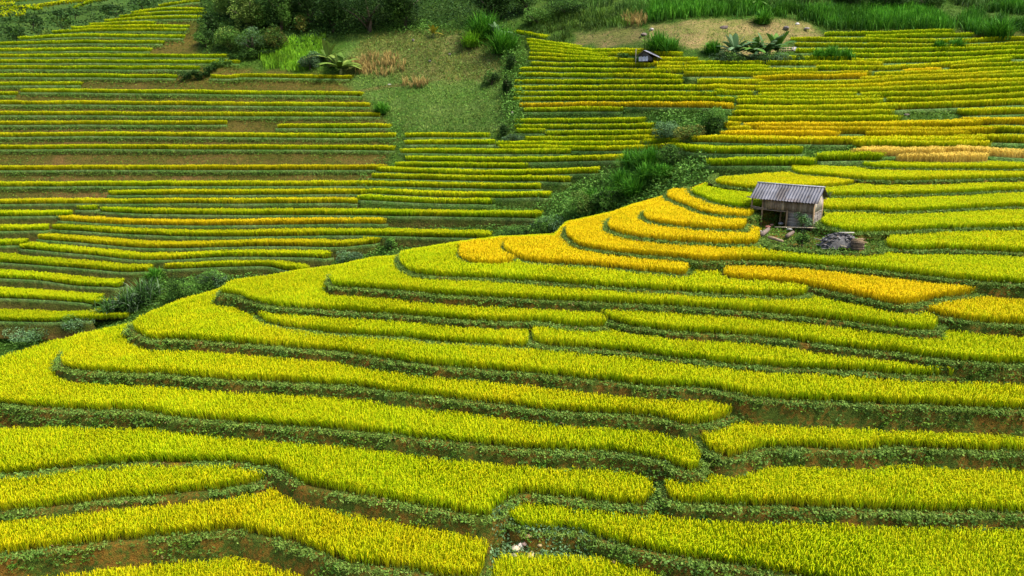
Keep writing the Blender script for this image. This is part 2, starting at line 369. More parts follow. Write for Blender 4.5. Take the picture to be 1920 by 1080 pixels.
# ---------------------------------------------------------------- rice
def lerp(a, b, t): return np.asarray(a)[None]*(1-t[:, None])+np.asarray(b)[None]*t[:, None]
def rice_clumps(P, ripe, h=.78, nl=10, npan=5, wl=.028, far=False, R=None):
    R = R or rng
    N = len(P); ns = np.clip(ripe, 0, 1)
    hN = h*(.86+.16*vnoise(P, .3, 21)+.16*vnoise(P, 1.1, 22))*R.uniform(.96, 1.04, N)
    br = .95+.1*R.random(N)
    wind = np.c_[fnoise(P, .3, 51)-.5, fnoise(P, .3, 57)-.5, np.zeros(N)]*h*1.0
    Vs = []; Cs = []; Ts = []; off = 0
    def blades(k, pan):
        nonlocal off
        M = N*k; b = np.repeat(P, k, 0); rp = np.clip(np.repeat(ns, k)+R.normal(0, .16, M), 0, 1); hh = np.repeat(hN, k); bb = np.repeat(br, k)*R.uniform(.9, 1.1, M)
        az = R.uniform(0, 2*PI, M); ca, sa = np.cos(az), np.sin(az)
        rad = R.uniform(.0, .11 if not far else .17, M)
        o = b+np.c_[ca*rad, sa*rad, np.zeros(M)]
        wa = az+PI/2+R.normal(0, .5, M); wv = np.c_[np.cos(wa), np.sin(wa), np.zeros(M)]
        if not pan:
            hh = hh*R.uniform(.72, 1.06, M); ln = R.uniform(.08, .44, M)*h
            p0 = o; p1 = o+np.c_[ca*ln*.35, sa*ln*.35, hh*.62]; p2 = o+np.c_[ca*ln, sa*ln, hh]
            w0, w1 = wl*.45, wl*.62
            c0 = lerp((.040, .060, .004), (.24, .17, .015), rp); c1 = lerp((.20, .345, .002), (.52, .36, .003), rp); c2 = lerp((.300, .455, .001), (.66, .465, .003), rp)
        else:
            hh = hh*R.uniform(.9, 1.08, M); ln = R.uniform(.14, .36, M)*h
            p0 = o+np.c_[ca*.02, sa*.02, hh*.6]; p1 = o+np.c_[ca*ln*.45, sa*ln*.45, hh]; p2 = o+np.c_[ca*ln, sa*ln, hh*R.uniform(.74, .95, M)]
            w0, w1 = wl*.35, wl*.75
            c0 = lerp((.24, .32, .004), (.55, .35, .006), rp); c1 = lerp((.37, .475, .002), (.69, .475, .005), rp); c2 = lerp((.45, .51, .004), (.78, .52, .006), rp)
        wd_ = np.repeat(wind, k, 0); p1 = p1+wd_*.4; p2 = p2+wd_
        V = np.stack([p0-wv*w0, p0+wv*w0, p1-wv*w1, p1+wv*w1, p2], 1)
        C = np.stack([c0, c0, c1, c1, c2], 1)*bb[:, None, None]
        i = np.arange(M)[:, None]*5+off
        T = np.concatenate([i+np.array([[0, 1, 3]]), i+np.array([[0, 3, 2]]), i+np.array([[2, 3, 4]])])
        Vs.append(V.reshape(-1, 3)); Cs.append(C.reshape(-1, 3)); Ts.append(T); off += M*5
    blades(nl, False)
    if npan: blades(npan, True)
    return np.concatenate(Vs), np.concatenate(Ts), np.concatenate(Cs)
NEAR_GROUP = 'rice terraces on the near ridge'
RH = .56
stat = []
for d in SLAB:
    if not d['rice']: continue
    mn, mx = d['bb']
    sp = .145 if mn[1] < 40 else .175
    gx = np.arange(max(mn[0], -60), min(mx[0], 75), sp); gy = np.arange(max(mn[1], 19), min(mx[1], 95), sp)
    if len(gx) == 0 or len(gy) == 0: continue
    G = np.stack(np.meshgrid(gx, gy), -1).reshape(-1, 2)
    px, py = proj(np.c_[G, np.full(len(G), d['z']+.4)])
    G = G[(px > -160) & (px < 2080) & (py < 1190) & (py > 250)]
    G = G+rng.normal(0, sp*.22, G.shape)
    G = G[sdf(G, d['lo']) < -.24]
    for e in SLAB:
        if e['z'] <= d['z']+.004 or len(G) == 0: continue
        b0, b1 = e['bb']
        if b0[0] > G[:, 0].max()+2 or b1[0] < G[:, 0].min()-2 or b0[1] > G[:, 1].max()+2 or b1[1] < G[:, 1].min()-2: continue
        dz_ = e['z']-d['z']
        G = G[sdf(G, e['lo']) > float(skirt_run(np.array(dz_)))+.06]
    if len(G) < 5: print('EMPTY', d['n']); continue
    G = G[rng.random(len(G)) > .03]
    P = np.c_[G, np.full(len(G), d['z'])]
    px, py = proj(P)
    t = np.clip((px-d['px'][0])/(d['px'][1]-d['px'][0]+1), 0, 1)
    if d['n'] == 'F14': t = np.clip((px-1330)/170, 0, 1)
    ripe = d['r'][0]*(1-t)+d['r'][1]*t
    ripe = np.where(ripe < .7, ripe-.10, ripe)+(fnoise(P, .22, 31)-.5)*.34+(vnoise(P, 1.3, 8)-.5)*.22
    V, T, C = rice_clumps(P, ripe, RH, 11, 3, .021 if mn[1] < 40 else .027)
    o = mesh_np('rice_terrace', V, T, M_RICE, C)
    tag(o, d['lab'] or 'lowest rice, mostly cut off by the bottom edge of the photo', 'rice terrace', NEAR_GROUP)
    stat.append((d['n'], round(d['z'], 2), len(G)))
print(stat); print('Y at 315', np.interp([308, 315, 330, 345], PT[:, 0], PT[:, 1]))
# ---------------------------------------------------------------- far hillside: depth of the slope under every image row
def z_of(y): return float(np.interp(y, PT[:, 0], PT[:, 1]))
# x of the column: row where it starts, depth there, then (row, slope) going up
YR = float(np.interp(308, PT[:, 0], PT[:, 1]))-.5
HC = [
 (-350, 660, 100, [(430, .50), (150, .66), (86, .6)]),
 (0,    655, 102, [(420, .50), (150, .66), (80, .6)]),
 (180,  590, 105, [(420, .50), (150, .66), (47, .6)]),
 (380,  525, 108, [(400, .52), (130, .66), (0, .62), (-90, .6)]),
 (650,  490, 106, [(390, .48), (250, .55), (50, .56), (-90, .6)]),
 (900,  450, 102, [(250, .46), (60, .56), (-90, .5)]),
 (1080, 410, 96,  [(260, .42), (70, .56), (-90, .45)]),
 (1280, 330, 86,  [(260, .36), (100, .50), (40, .42), (-90, .5)]),
 (1400, 322, YR*1.03,  [(250, .24), (110, .36), (40, .42), (-90, .5)]),
 (1650, 308, YR, [(230, .20), (115, .31), (35, .42), (-90, .52)]),
 (1920, 308, YR, [(230, .20), (115, .31), (35, .42), (-90, .52)]),
 (2300, 308, YR, [(230, .20), (115, .31), (35, .42), (-90, .52)]),
]
ROWS = np.arange(-96, 720, 4.0)
def column(ys, Y, segs):
    a = [(ys, Y)]; y = ys
    for k in range(1, 30):                    # below the start: gently down to the valley floor
        v = ys+k*8; a.append((v, Y*(tand(ys)+.35)/(tand(v)+.35)))
    for ye, s in segs:
        t0 = tand(y); Y0 = Y
        for k in range(1, 21):
            v = y+(ye-y)*k/20; Y = Y0*(t0+s)/(tand(v)+s); a.append((v, Y))
        y = ye
    s = segs[-1][1]; t0 = tand(y); Y0 = Y
    for k in range(1, 25):
        v = y-k*8
        if tand(v)+s < .12: break
        a.append((v, Y0*(t0+s)/(tand(v)+s)))
    a = np.array(sorted(a)); return np.interp(ROWS, a[:, 0], np.log(a[:, 1]))
HX = np.array([c[0] for c in HC], float)
HT = np.stack([column(*c[1:]) for c in HC], 1)      # rows x columns, log depth
XS = np.arange(-350, 2301, 10.0)
HT = np.stack([np.interp(XS, HX, r) for r in HT])
ker = np.exp(-.5*(np.arange(-12, 13)/5.0)**2); ker /= ker.sum()
HT = np.stack([np.convolve(np.pad(r, 12, 'edge'), ker, 'valid') for r in HT])
ker = np.exp(-.5*(np.arange(-8, 9)/3.0)**2); ker /= ker.sum()
HT = np.stack([np.convolve(np.pad(r, 8, 'edge'), ker, 'valid') for r in HT.T], 1)
def depth(x, y):
    fx = np.clip((np.asarray(x, float)+350)/10, 0, len(XS)-1.001); fy = np.clip((np.asarray(y, float)+96)/4, 0, len(ROWS)-1.001)
    i = fx.astype(int); j = fy.astype(int); a = fx-i; b = fy-j
    return np.exp(HT[j, i]*(1-a)*(1-b)+HT[j, i+1]*a*(1-b)+HT[j+1, i]*(1-a)*b+HT[j+1, i+1]*a*b)
def far_pt(x, y): return at_Y(x, y, depth(x, y))
def inpoly(x, y, s):
    return sdf(np.c_[np.ravel(x), np.ravel(y)], pts(s)).reshape(np.shape(x))
EDGE = pts('-350,128 0,82 40,76 100,64 150,53 215,34 250,24 290,12 330,0 372,-12 420,-92')   # crest of the left hillside
def crest(x): return np.where(x < 420, np.interp(x, EDGE[:, 0], EDGE[:, 1]), -92)
# bottom edge of the visible sheet: behind the near ridge
BOT = pts('-350,705 0,690 130,655 260,625 420,560 640,515 860,478 1050,450 1150,420 1250,390 1300,370 1345,350 1400,340 1480,333 1560,322 1640,316 2300,316')
GREEN = np.array((.060, .105, .012)); BROWN = np.array((.112, .062, .013)); TAN = np.array((.27, .185, .075)); OLIVE = np.array((.15, .155, .035))
REG = dict(
 left='-350,128 0,82 215,34 372,0 370,95 450,130 650,145 745,260 715,330 660,400 500,420 0,470 -350,470',
 slope='655,50 940,45 955,110 955,235 985,245 755,248 720,205 640,148',
 slopetop='690,55 880,60 940,130 900,150 640,140',
 fieldA='1080,60 1195,45 1215,80 1150,90 1075,85', fieldB='1218,45 1300,38 1515,40 1545,68 1480,75 1450,98 1370,98 1215,82',
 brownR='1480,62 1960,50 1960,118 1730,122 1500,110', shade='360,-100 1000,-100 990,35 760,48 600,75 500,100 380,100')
def cover(x, y, P):
    C = np.broadcast_to(GREEN, x.shape+(3,)).copy()
    n = fnoise(P, .09, 61); n2 = fnoise(P, .35, 67)
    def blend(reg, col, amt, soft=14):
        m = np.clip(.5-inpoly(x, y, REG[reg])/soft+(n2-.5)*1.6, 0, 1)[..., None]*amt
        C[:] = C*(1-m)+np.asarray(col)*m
    blend('left', BROWN*.9+GREEN*.2, .95)
    blend('brownR', BROWN*.7+GREEN*.3, .8)
    blend('slope', (.10, .15, .030), .9); blend('slopetop', (.165, .14, .042), .85)
    dp = np.abs(y-np.interp(x, [630, 700, 760, 820, 900], [178, 166, 157, 149, 143])); mp = (np.clip(1.6-dp/2.2, 0, 1)*((x > 635) & (x < 905)))[..., None]*.8; C[:] = C*(1-mp)+np.array((.17, .115, .04))*mp
    blend('fieldA', TAN*.8, .85); blend('fieldB', TAN, .95, 8)
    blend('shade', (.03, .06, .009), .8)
    red = np.clip((n-.60)*7, 0, 1)[..., None]*np.clip(.5-inpoly(x, y, REG['left'])/20, 0, 1)[..., None]
    C = C*(1-red*.6)+np.array((.17, .075, .03))*red*.6
    return C*(.8+.4*n[..., None])
nx = 330; ny = 190
gx = np.linspace(-350, 2300, nx); tt = np.linspace(0, 1, ny)**1.0
top = crest(gx); bot = np.interp(gx, BOT[:, 0], BOT[:, 1])
X = np.broadcast_to(gx[None], (ny, nx)); Yp = bot[None]*(1-tt[:, None])+top[None]*tt[:, None]
P = far_pt(X, Yp)
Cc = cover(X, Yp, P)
dn = (fnoise(P, .22, 71)-.5)*1.1+(fnoise(P, 1.1, 75)-.5)*.45
amp = np.clip((260-Yp)/200, 0, 1)*.7+.35
P[..., 2] += dn*amp-.12
back_rows = [P[-1]+np.array([0, a, -b]) for a, b in ((4, .5), (12, 5), (40, 26))]
front_rows = [P[0]+np.array([0, -a, -b]) for a, b in ((14, 12), (5, 3))]
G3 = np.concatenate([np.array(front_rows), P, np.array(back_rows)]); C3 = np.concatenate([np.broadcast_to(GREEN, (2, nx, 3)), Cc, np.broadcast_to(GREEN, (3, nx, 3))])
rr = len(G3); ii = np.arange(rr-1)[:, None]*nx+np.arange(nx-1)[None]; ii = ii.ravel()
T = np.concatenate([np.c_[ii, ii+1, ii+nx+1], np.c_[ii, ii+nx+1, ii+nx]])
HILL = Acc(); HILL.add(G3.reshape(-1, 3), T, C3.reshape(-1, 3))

# ---------------------------------------------------------------- far rice strips
OFF = {'1': (0, 0), '2': (640, 0), '3': (1280, 0), '4': (0, 360), '5': (640, 360)}
# region: landmark words, then strips from the top down: (tile, points in tile pixels / 3, width, ripeness)
FAR = [
 ('upper left hillside', 'left hillside crest', [
  ('1', '890,45 1000,28 1125,12', 1.4, .3), ('1', '735,85 900,62 1150,65', 1.4, .22), ('1', '665,105 850,88 1160,82', 1.4, .2),
  ('1', '585,128 800,112 1140,108', 1.4, .22), ('1', '495,152 700,140 870,140', 1.4, .2), ('1', '395,170 700,160 1065,160', 1.4, .25),
  ('1', '290,192 600,180 1050,180', 1.4, .22), ('1', '105,225 400,212 800,215 1035,217', 1.4, .2), ('1', '-120,262 0,255 400,248 920,250', 1.4, .22),
  ('1', '-150,292 0,290 500,290 850,292', 1.4, .24), ('1', '-150,323 0,323 600,325 1290,328', 1.4, .22), ('1', '-150,355 0,355 700,358 1350,360', 1.4, .2),
  ('1', '-150,390 0,390 600,393 1125,393', 1.4, .25), ('1', '-150,435 0,435 500,438 995,443', 1.4, .28)]),
 ('middle of the left hillside', 'diagonal hedge', [
  ('1', '1180,443 1340,443 1350,435 1920,447 1945,447', 1.3, .38), ('1', '-150,482 0,482 460,482', 1.4, .3), ('1', '115,520 800,527 1920,540 2025,545', 1.3, .3),
  ('1', '-150,537 0,537 95,537', 1.3, .3), ('1', '-150,588 0,588 800,593 1920,602 2080,605', 1.3, .45), ('1', '-150,648 0,648 1000,655 1920,658 2142,660', 1.3, .4),
  ('1', '-150,703 0,703 800,705 1280,703', 1.4, .45), ('1', '1555,722 1920,722 2200,722', 1.4, .42), ('1', '-150,770 0,770 900,770 1920,778 2230,775', 1.5, .45),
  ('1', '-150,840 0,840 1000,842 1920,845 2225,850', 1.5, .42), ('1', '-150,958 0,958 1920,958 2120,955', 1.5, .6), ('1', '-150,1050 0,1050 1920,1048 2055,1055', 1.5, .42)]),
 ('lower left slope', 'lower left slope', [
  ('4', '610,18 1920,15 2050,15', 1.6, .5), ('4', '-150,68 0,68 1000,66 1920,65 1995,70', 1.6, .62), ('4', '-150,137 0,137 415,135', 2, .3),
  ('4', '430,105 570,100', 1.8, .22), ('4', '570,112 850,125 1300,130 1920,132 2520,140 3050,148', 1.9, .3), ('4', '315,160 600,180 1100,190 1920,180 2180,180', 1.8, .82),
  ('4', '-150,220 0,220 285,215', 2, .3), ('4', '290,210 700,238 1200,252 1920,245 2320,252 2770,262', 2, .4), ('4', '-150,302 0,302 165,295', 2, .3),
  ('4', '215,265 600,300 900,318 1500,305 1920,310 2140,285', 2.2, .62), ('4', '100,315 500,355 850,385 1300,365 1870,372', 2.4, .36),
  ('4', '-150,385 0,395 400,425 700,452 870,440', 2.8, .3), ('4', '910,435 1200,425 1500,418 1600,440 1750,448', 1.8, .36),
  ('4', '-150,475 0,485 250,500 450,530 700,535', 3.0, .25), ('4', '-150,590 0,597 300,610 560,632', 3.6, .25), ('4', '-150,720 0,727 300,732 550,715', 4.2, .28)]),
 ('block below the grassy slope', 'grassy slope', [
  ('2', '355,775 840,775', 1.6, .3), ('2', '355,815 870,815', 1.6, .34), ('2', '330,862 800,868 1295,868', 1.6, .36), ('2', '355,905 900,915 1590,905', 1.6, .34),
  ('2', '300,940 1055,950', 1.6, .32), ('2', '195,968 900,988 1450,975', 1.6, .36), ('2', '165,1005 800,1020 1295,1025', 1.6, .36), ('2', '160,1048 700,1060 1135,1068', 1.6, .38),
  ('5', '150,10 600,30 1190,35', 1.7, .36), ('5', '85,45 500,65 865,70', 1.7, .25)]),
 ('block left of the scrubby gully', 'scrubby gully', [
  ('2', '975,697 1700,697', 1.4, .3), ('2', '980,730 1750,730', 1.4, .32), ('2', '980,752 1150,752', 1.4, .32), ('2', '1145,765 1810,765', 1.4, .34),
  ('2', '1030,797 1795,795', 1.5, .36), ('2', '870,822 1690,825', 1.5, .36), ('2', '1690,815 1890,813', 1.4, .3), ('2', '885,840 1500,852 1920,842', 1.5, .42)]),
 ('stepped spur in the upper centre', 'small far hut', [
  ('2', '975,190 1150,225', 1.5, .15), ('2', '1040,235 1330,283', 1.5, .2), ('2', '1045,255 1395,302', 1.4, .2), ('2', '1055,275 1440,322', 1.4, .2),
  ('2', '1055,292 1500,335', 1.4, .22), ('2', '1050,315 1580,352', 1.4, .3), ('2', '1048,342 1640,360', 1.4, .28), ('2', '1065,375 1750,382', 1.4, .25), ('2', '1005,405 1400,408 1830,420', 1.4, .25),
  ('2', '995,435 1700,442 1915,455', 1.4, .3), ('2', '970,475 1920,478', 1.4, .3), ('2', '965,510 1920,510 2070,520', 1.4, .34), ('2', '965,540 1920,548 2220,555', 1.4, .28),
  ('2', '960,572 1920,575 2220,586', 1.4, .28), ('2', '995,605 1920,607 2215,620', 1.5, .85), ('2', '1025,632 1590,632', 1.4, .34)]),
 ('terraces around the small far hut', 'small far hut', [
  ('2', '1390,303 1600,300', 1.5, .25), ('2', '1600,305 1790,303', 1.5, .3), ('2', '1440,320 1920,322', 1.5, .3), ('2', '1745,352 1920,352 2010,352', 1.5, .35), ('2', '1750,378 1920,378', 1.5, .4), ('2', '1760,400 1920,400', 1.5, .4), ('2', '1830,418 1920,418', 1.5, .4)]),
 ('top right hillside', 'tall grass at top right', [
  ('3', '800,208 1100,205 1530,190', 1.4, .1), ('3', '1030,225 1640,212', 1.4, .1), ('3', '605,238 1000,240 1500,247 1920,232 2050,228', 1.4, .35), ('3', '630,268 1200,272 1600,278 1920,265 2050,260', 1.4, .38),
  ('3', '630,303 900,303 1300,297 1920,285 2050,282', 1.4, .3), ('3', '945,330 1400,325 1920,308 2050,304', 1.4, .32), ('3', '570,345 930,350', 1.5, .3), ('3', '950,360 1400,355 1920,335 2050,330', 1.4, .3),
  ('3', '0,378 460,372', 1.5, .4), ('3', '465,372 1135,375', 1.6, .4)]),
 ('middle right hillside', 'middle right hillside', [
  ('3', '740,400 1200,398 1500,382 1850,350', 1.8, .35), ('3', '0,398 490,398', 1.8, .42), ('3', '0,415 760,416', 1.8, .4), ('3', '1500,400 1720,385 2050,378', 2.6, .4),
  ('3', '0,434 600,436 1060,432', 1.8, .55), ('3', '1240,425 1460,412', 2.2, .75), ('3', '1080,440 1500,425 1920,405 2050,402', 2.4, .38), ('3', '390,458 700,452 1035,447', 2.0, .78),
  ('3', '75,480 460,477', 1.8, .5), ('3', '1000,468 1500,445 1920,428 2050,425', 2.4, .5), ('3', '410,492 900,488 1400,462 1920,445 2050,442', 2.4, .38), ('3', '80,512 800,512 1300,493 1920,470 2050,465', 2.4, .55),
  ('3', '160,535 400,545', 1.6, .3), ('3', '395,532 1000,528 1500,508 1920,490 2050,485', 2.2, .38), ('3', '415,556 980,553', 1.8, .36), ('3', '995,557 1500,545 1900,522 2050,518', 2.4, .34),
  ('3', '300,575 800,576 1130,573', 1.6, .36), ('3', '1140,586 1500,580 1920,555 2050,550', 2.2, .4), ('3', '300,594 850,594 1130,590', 1.6, .42)]),
 ('right hillside behind the hut', 'hut roof', [
  ('3', '300,630 700,630 1300,618 1920,592 2050,588', 2.2, .46), ('3', '280,658 700,660 1185,655', 2, .42), ('3', '1565,655 1920,645 2050,642', 2.4, .4), ('3', '245,694 700,692 1230,690', 2, .4),
  ('3', '1690,702 1920,706 2050,706', 2.6, .8), ('3', '220,724 330,724', 1.8, .6), ('3', '340,727 700,730 1300,726 1690,714', 2.2, .8), ('3', '255,748 400,748', 1.8, .6), ('3', '400,748 880,757 1500,764 1765,758', 2.2, .78),
  ('3', '1765,750 1920,755 2050,756', 2.2, .55), ('3', '210,776 880,778', 2, .88), ('3', '1020,780 1620,780', 2, .8), ('3', '15,800 400,810 1000,818 1720,812', 1.9, .62), ('3', '1655,800 1920,808 2050,810', 2.4, .5), ('3', '950,832 1730,836', 1.9, .55),
  ('3', '-80,840 0,850 150,868 680,870', 1.9, .2), ('3', '975,880 1340,884 1500,878', 2.2, 1.3), ('3', '1500,868 1920,892 2050,896', 2.6, 1.3), ('3', '1335,908 1500,918 1730,908', 2.4, 1.4), ('3', '740,908 1130,905', 2, .2), ('3', '130,936 760,936', 1.8, .15)]),
]
ORD = ['topmost', 'second', 'third', 'fourth', 'fifth', 'sixth', 'seventh', 'eighth', 'ninth', 'tenth', 'eleventh', 'twelfth', 'thirteenth', 'fourteenth', 'fifteenth', 'sixteenth', 'seventeenth', 'eighteenth', 'nineteenth', 'twentieth', 'last']
REGLAB = {'upper left hillside': 'from the crest of the steep left hillside', 'middle of the left hillside': 'from the diagonal hedge down the left hillside',
 'lower left slope': 'on the curving lower left slope', 'block below the grassy slope': 'below the grassy slope', 'block left of the scrubby gully': 'left of the scrubby gully, right of the grassy slope foot',
 'stepped spur in the upper centre': 'down the stepped spur left of the far hut', 'terraces around the small far hut': 'directly around the small far hut', 'top right hillside': 'below the tall grass at top right',
 'middle right hillside': 'on the gentle right slope', 'right hillside behind the hut': 'counted down the slope behind the near hut'}
bund = Acc()
nfar = 0
FAR_MASK = []
for reg, lm, strips in FAR:
    for k, (tile, s, wd, ripe) in enumerate(strips):
        q = pts(s)/3.0+np.array(OFF[tile])
        c = resample(catmull(q, 6), 2.0)
        c[:, 1] += (fnoise(np.c_[c[:, 0], np.full(len(c), k*7.)], .02, 41)-.5)*2.2
        SH = .75*wd if wd > 1.55 else .35*wd; FAR_MASK.append((c, SH)); INL = reg in ('upper left hillside', 'middle of the left hillside', 'lower left slope', 'top right hillside')
        dd = depth(c[:, 0], c[:, 1]); ee = np.minimum(np.arange(len(c)), len(c)-1-np.arange(len(c))); P0 = at_Y(c[:, 0], c[:, 1], dd-SH*np.clip((ee+1)/8, 0, 1)); P0 = resample(P0, .28)
        # level the strip gently
        zz = P0[:, 2].copy(); m = 15
        if len(zz) > m: P0[:, 2] = np.convolve(np.pad(zz, m//2, 'edge'), np.ones(m)/m, 'valid')
        dist = P0[len(P0)//2, 1]
        tg = np.gradient(P0[:, :2], axis=0); tg /= np.linalg.norm(tg, axis=1)[:, None]+1e-9
        bk = np.c_[-tg[:, 1], tg[:, 0]]; bk = np.where(bk[:, 1:2] < 0, -bk, bk)
        n = len(P0); arc = np.minimum(np.arange(n), n-1-np.arange(n))*.28
        # bund: pale grassy lip and the cut bank under it
        fo = (vnoise(P0, .8, 13)-.5)*.25
        def off(b, dz): return np.c_[P0[:, :2]+bk*b, P0[:, 2]+dz]
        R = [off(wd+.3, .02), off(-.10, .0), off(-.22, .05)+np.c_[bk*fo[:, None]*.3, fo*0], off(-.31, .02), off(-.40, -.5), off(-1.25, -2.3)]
        V = np.concatenate(R); i = np.arange(n-1); T = []
        for a in range(5): T += [np.c_[a*n+i, (a+1)*n+i, (a+1)*n+i+1], np.c_[a*n+i, (a+1)*n+i+1, a*n+i+1]]
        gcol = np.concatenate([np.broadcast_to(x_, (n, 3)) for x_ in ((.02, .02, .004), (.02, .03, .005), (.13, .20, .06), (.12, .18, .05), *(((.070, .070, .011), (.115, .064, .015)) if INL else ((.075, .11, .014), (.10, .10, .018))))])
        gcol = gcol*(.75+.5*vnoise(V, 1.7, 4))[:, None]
        HILL.add(V, np.concatenate(T), gcol)
        # the rice itself
        sx = .27 if dist > 110 else .24; h = .84
        m = max(2, int(round(wd/(sx*1.15))))
        bb = np.arange(m)*sx*1.15+.08
        wd *= 1.2; m = max(2, int(round(wd/(sx*1.15)))); bb = np.arange(m)*sx*1.15+.08
        idx = np.linspace(0, n-1, max(2, int(n*.28/sx)))
        base = np.stack([np.interp(idx, np.arange(n), P0[:, a]) for a in range(3)], -1)
        bki = np.stack([np.interp(idx, np.arange(n), bk[:, a]) for a in range(2)], -1); ar = np.interp(idx, np.arange(n), arc)
        Q = np.concatenate([np.c_[base[:, :2]+bki*b, base[:, 2]][ar > .25*abs(b-wd*.35)] for b in bb])
        Q = Q+np.c_[rng.normal(0, .07, (len(Q), 2)), np.zeros(len(Q))]
        rp = (ripe-.14 if ripe < .7 else ripe)+(fnoise(Q, .09, 31)-.5)*.7
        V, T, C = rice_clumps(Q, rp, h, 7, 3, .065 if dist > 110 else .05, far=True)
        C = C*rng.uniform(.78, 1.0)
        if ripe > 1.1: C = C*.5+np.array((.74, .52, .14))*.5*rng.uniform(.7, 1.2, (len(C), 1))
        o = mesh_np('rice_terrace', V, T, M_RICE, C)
        ext = c[:, 0].max()-c[:, 0].min()
        left = c[:, 0].min() < 5; right = c[:, 0].max() > 1915
        col = 'pale straw' if ripe > 1.1 else 'golden' if ripe > .7 else 'yellow' if ripe > .45 else 'green-yellow' if ripe > .26 else 'green'
        size = 'short' if ext < 150 else 'long' if ext > 500 else 'thin'
        lab = f"{size} {col} rice strip, {ORD[k] if k < len(strips)-1 else 'lowest'} {REGLAB[reg]}"
        tag(o, lab, 'rice terrace', 'rice terraces on the far hillsides'); nfar += len(Q)
print('far clumps', nfar)
tag(HILL.build('hillside', M_FAR), kind='structure')

# distant hill at the top left, beyond the crest
gx = np.linspace(-500, 560, 60); yy = np.linspace(140, -60, 40)
X, Y_ = np.meshgrid(gx, yy); D = 260*np.exp((140-Y_)/200*.42); P = at_Y(X, Y_, D)
P[..., 2] += (fnoise(P, .03, 81)-.5)*5
C = np.broadcast_to((.06, .10, .016), P.shape)*(.6+.8*fnoise(P, .05, 83))[..., None]
P = np.concatenate([P, [P[-1]+np.array([0, 30, -8.])]]); C = np.concatenate([C, C[-1:]])
rr, nx = P.shape[:2]; ii = (np.arange(rr-1)[:, None]*nx+np.arange(nx-1)[None]).ravel()
T = np.concatenate([np.c_[ii, ii+1, ii+nx+1], np.c_[ii, ii+nx+1, ii+nx]])
tag(mesh_np('distant_hill', P.reshape(-1, 3), T, M_FAR, C.reshape(-1, 3)), kind='structure')
DH = [('0,3 80,-2', .3), ('0,7 60,4 115,-2', .4), ('0,14 25,14', .5), ('40,20 90,15 150,4 260,-3', .55), ('0,22 40,20 75,23', .4), ('0,27 45,27', .35), ('0,31 45,30', .5), ('0,35 42,34', .55), ('72,17 120,11 200,3', .6), ('140,20 170,9 210,2', .35)]
DL = ['at the very top left corner', 'second from the top left corner', 'short one at the left edge under the second', 'long one slanting up over the dark bushes', 'at the left edge below the slanting one', 'left of the dark bushes, upper of three', 'left of the dark bushes, middle of three', 'left of the dark bushes, lower of three', 'just under the long slanting one', 'curved one right of the slanting ones']
for (s, ripe), l in zip(DH, DL):
    c = resample(catmull(pts(s), 6), 1.5); D = 260*np.exp((140-c[:, 1])/200*.42)*.97
    P0 = resample(at_Y(c[:, 0], c[:, 1], D), .7)
    Q = np.concatenate([P0+np.array([0, b, .6+b*.25]) for b in (0, .8, 1.6)]); Q += rng.normal(0, .15, Q.shape)
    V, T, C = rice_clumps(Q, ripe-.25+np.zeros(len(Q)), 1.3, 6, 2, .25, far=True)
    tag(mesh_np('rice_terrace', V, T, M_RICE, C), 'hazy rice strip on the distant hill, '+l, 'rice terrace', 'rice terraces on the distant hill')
# ---------------------------------------------------------------- leaves, weeds and shrubs
PAL = dict(dark=[(.014, .040, .006), (.026, .066, .010), (.045, .098, .016)], mid=[(.042, .105, .012), (.068, .155, .018), (.105, .205, .03)],
           light=[(.085, .15, .020), (.135, .21, .03), (.19, .26, .045)], grey=[(.05, .105, .034), (.08, .15, .056), (.13, .21, .09)],
           lime=[(.09, .22, .008), (.14, .31, .01), (.19, .37, .016)], ochre=[(.11, .13, .02), (.19, .175, .028), (.08, .11, .018)],
           grass=[(.026, .105, .006), (.048, .17, .009), (.09, .25, .015)], weed=[(.038, .090, .007), (.066, .138, .010), (.11, .19, .017), (.076, .148, .023)])
def pal(name, n, R=rng):
    p = np.array(PAL[name]); return p[R.integers(0, len(p), n)]*R.uniform(.75, 1.25, (n, 1))
def leaves(c, L, Wd, col, up=.35, R=rng):
    """rhombic leaves, slightly folded, one per centre"""
    n = len(c); a = R.normal(0, 1, (n, 3)); a[:, 2] = a[:, 2]*.6-.15; a /= np.linalg.norm(a, axis=1)[:, None]
    nn = R.normal(0, .55, (n, 3)); nn[:, 2] += up+.5; b = np.cross(nn, a); b /= np.linalg.norm(b, axis=1)[:, None]+1e-9
    L = np.broadcast_to(L, (n,))[:, None]*R.uniform(.7, 1.3, (n, 1)); W = np.broadcast_to(Wd, (n,))[:, None]*R.uniform(.7, 1.3, (n, 1))
    d = np.cross(a, b)
    V = np.stack([c-a*L*.5, c+b*W*.5+d*W*.12, c+a*L*.5, c-b*W*.5+d*W*.12], 1).reshape(-1, 3)
    i = np.arange(n)[:, None]*4
    T = np.concatenate([i+np.array([[0, 1, 2]]), i+np.array([[0, 2, 3]])])
    return V, T, np.repeat(col, 4, 0)
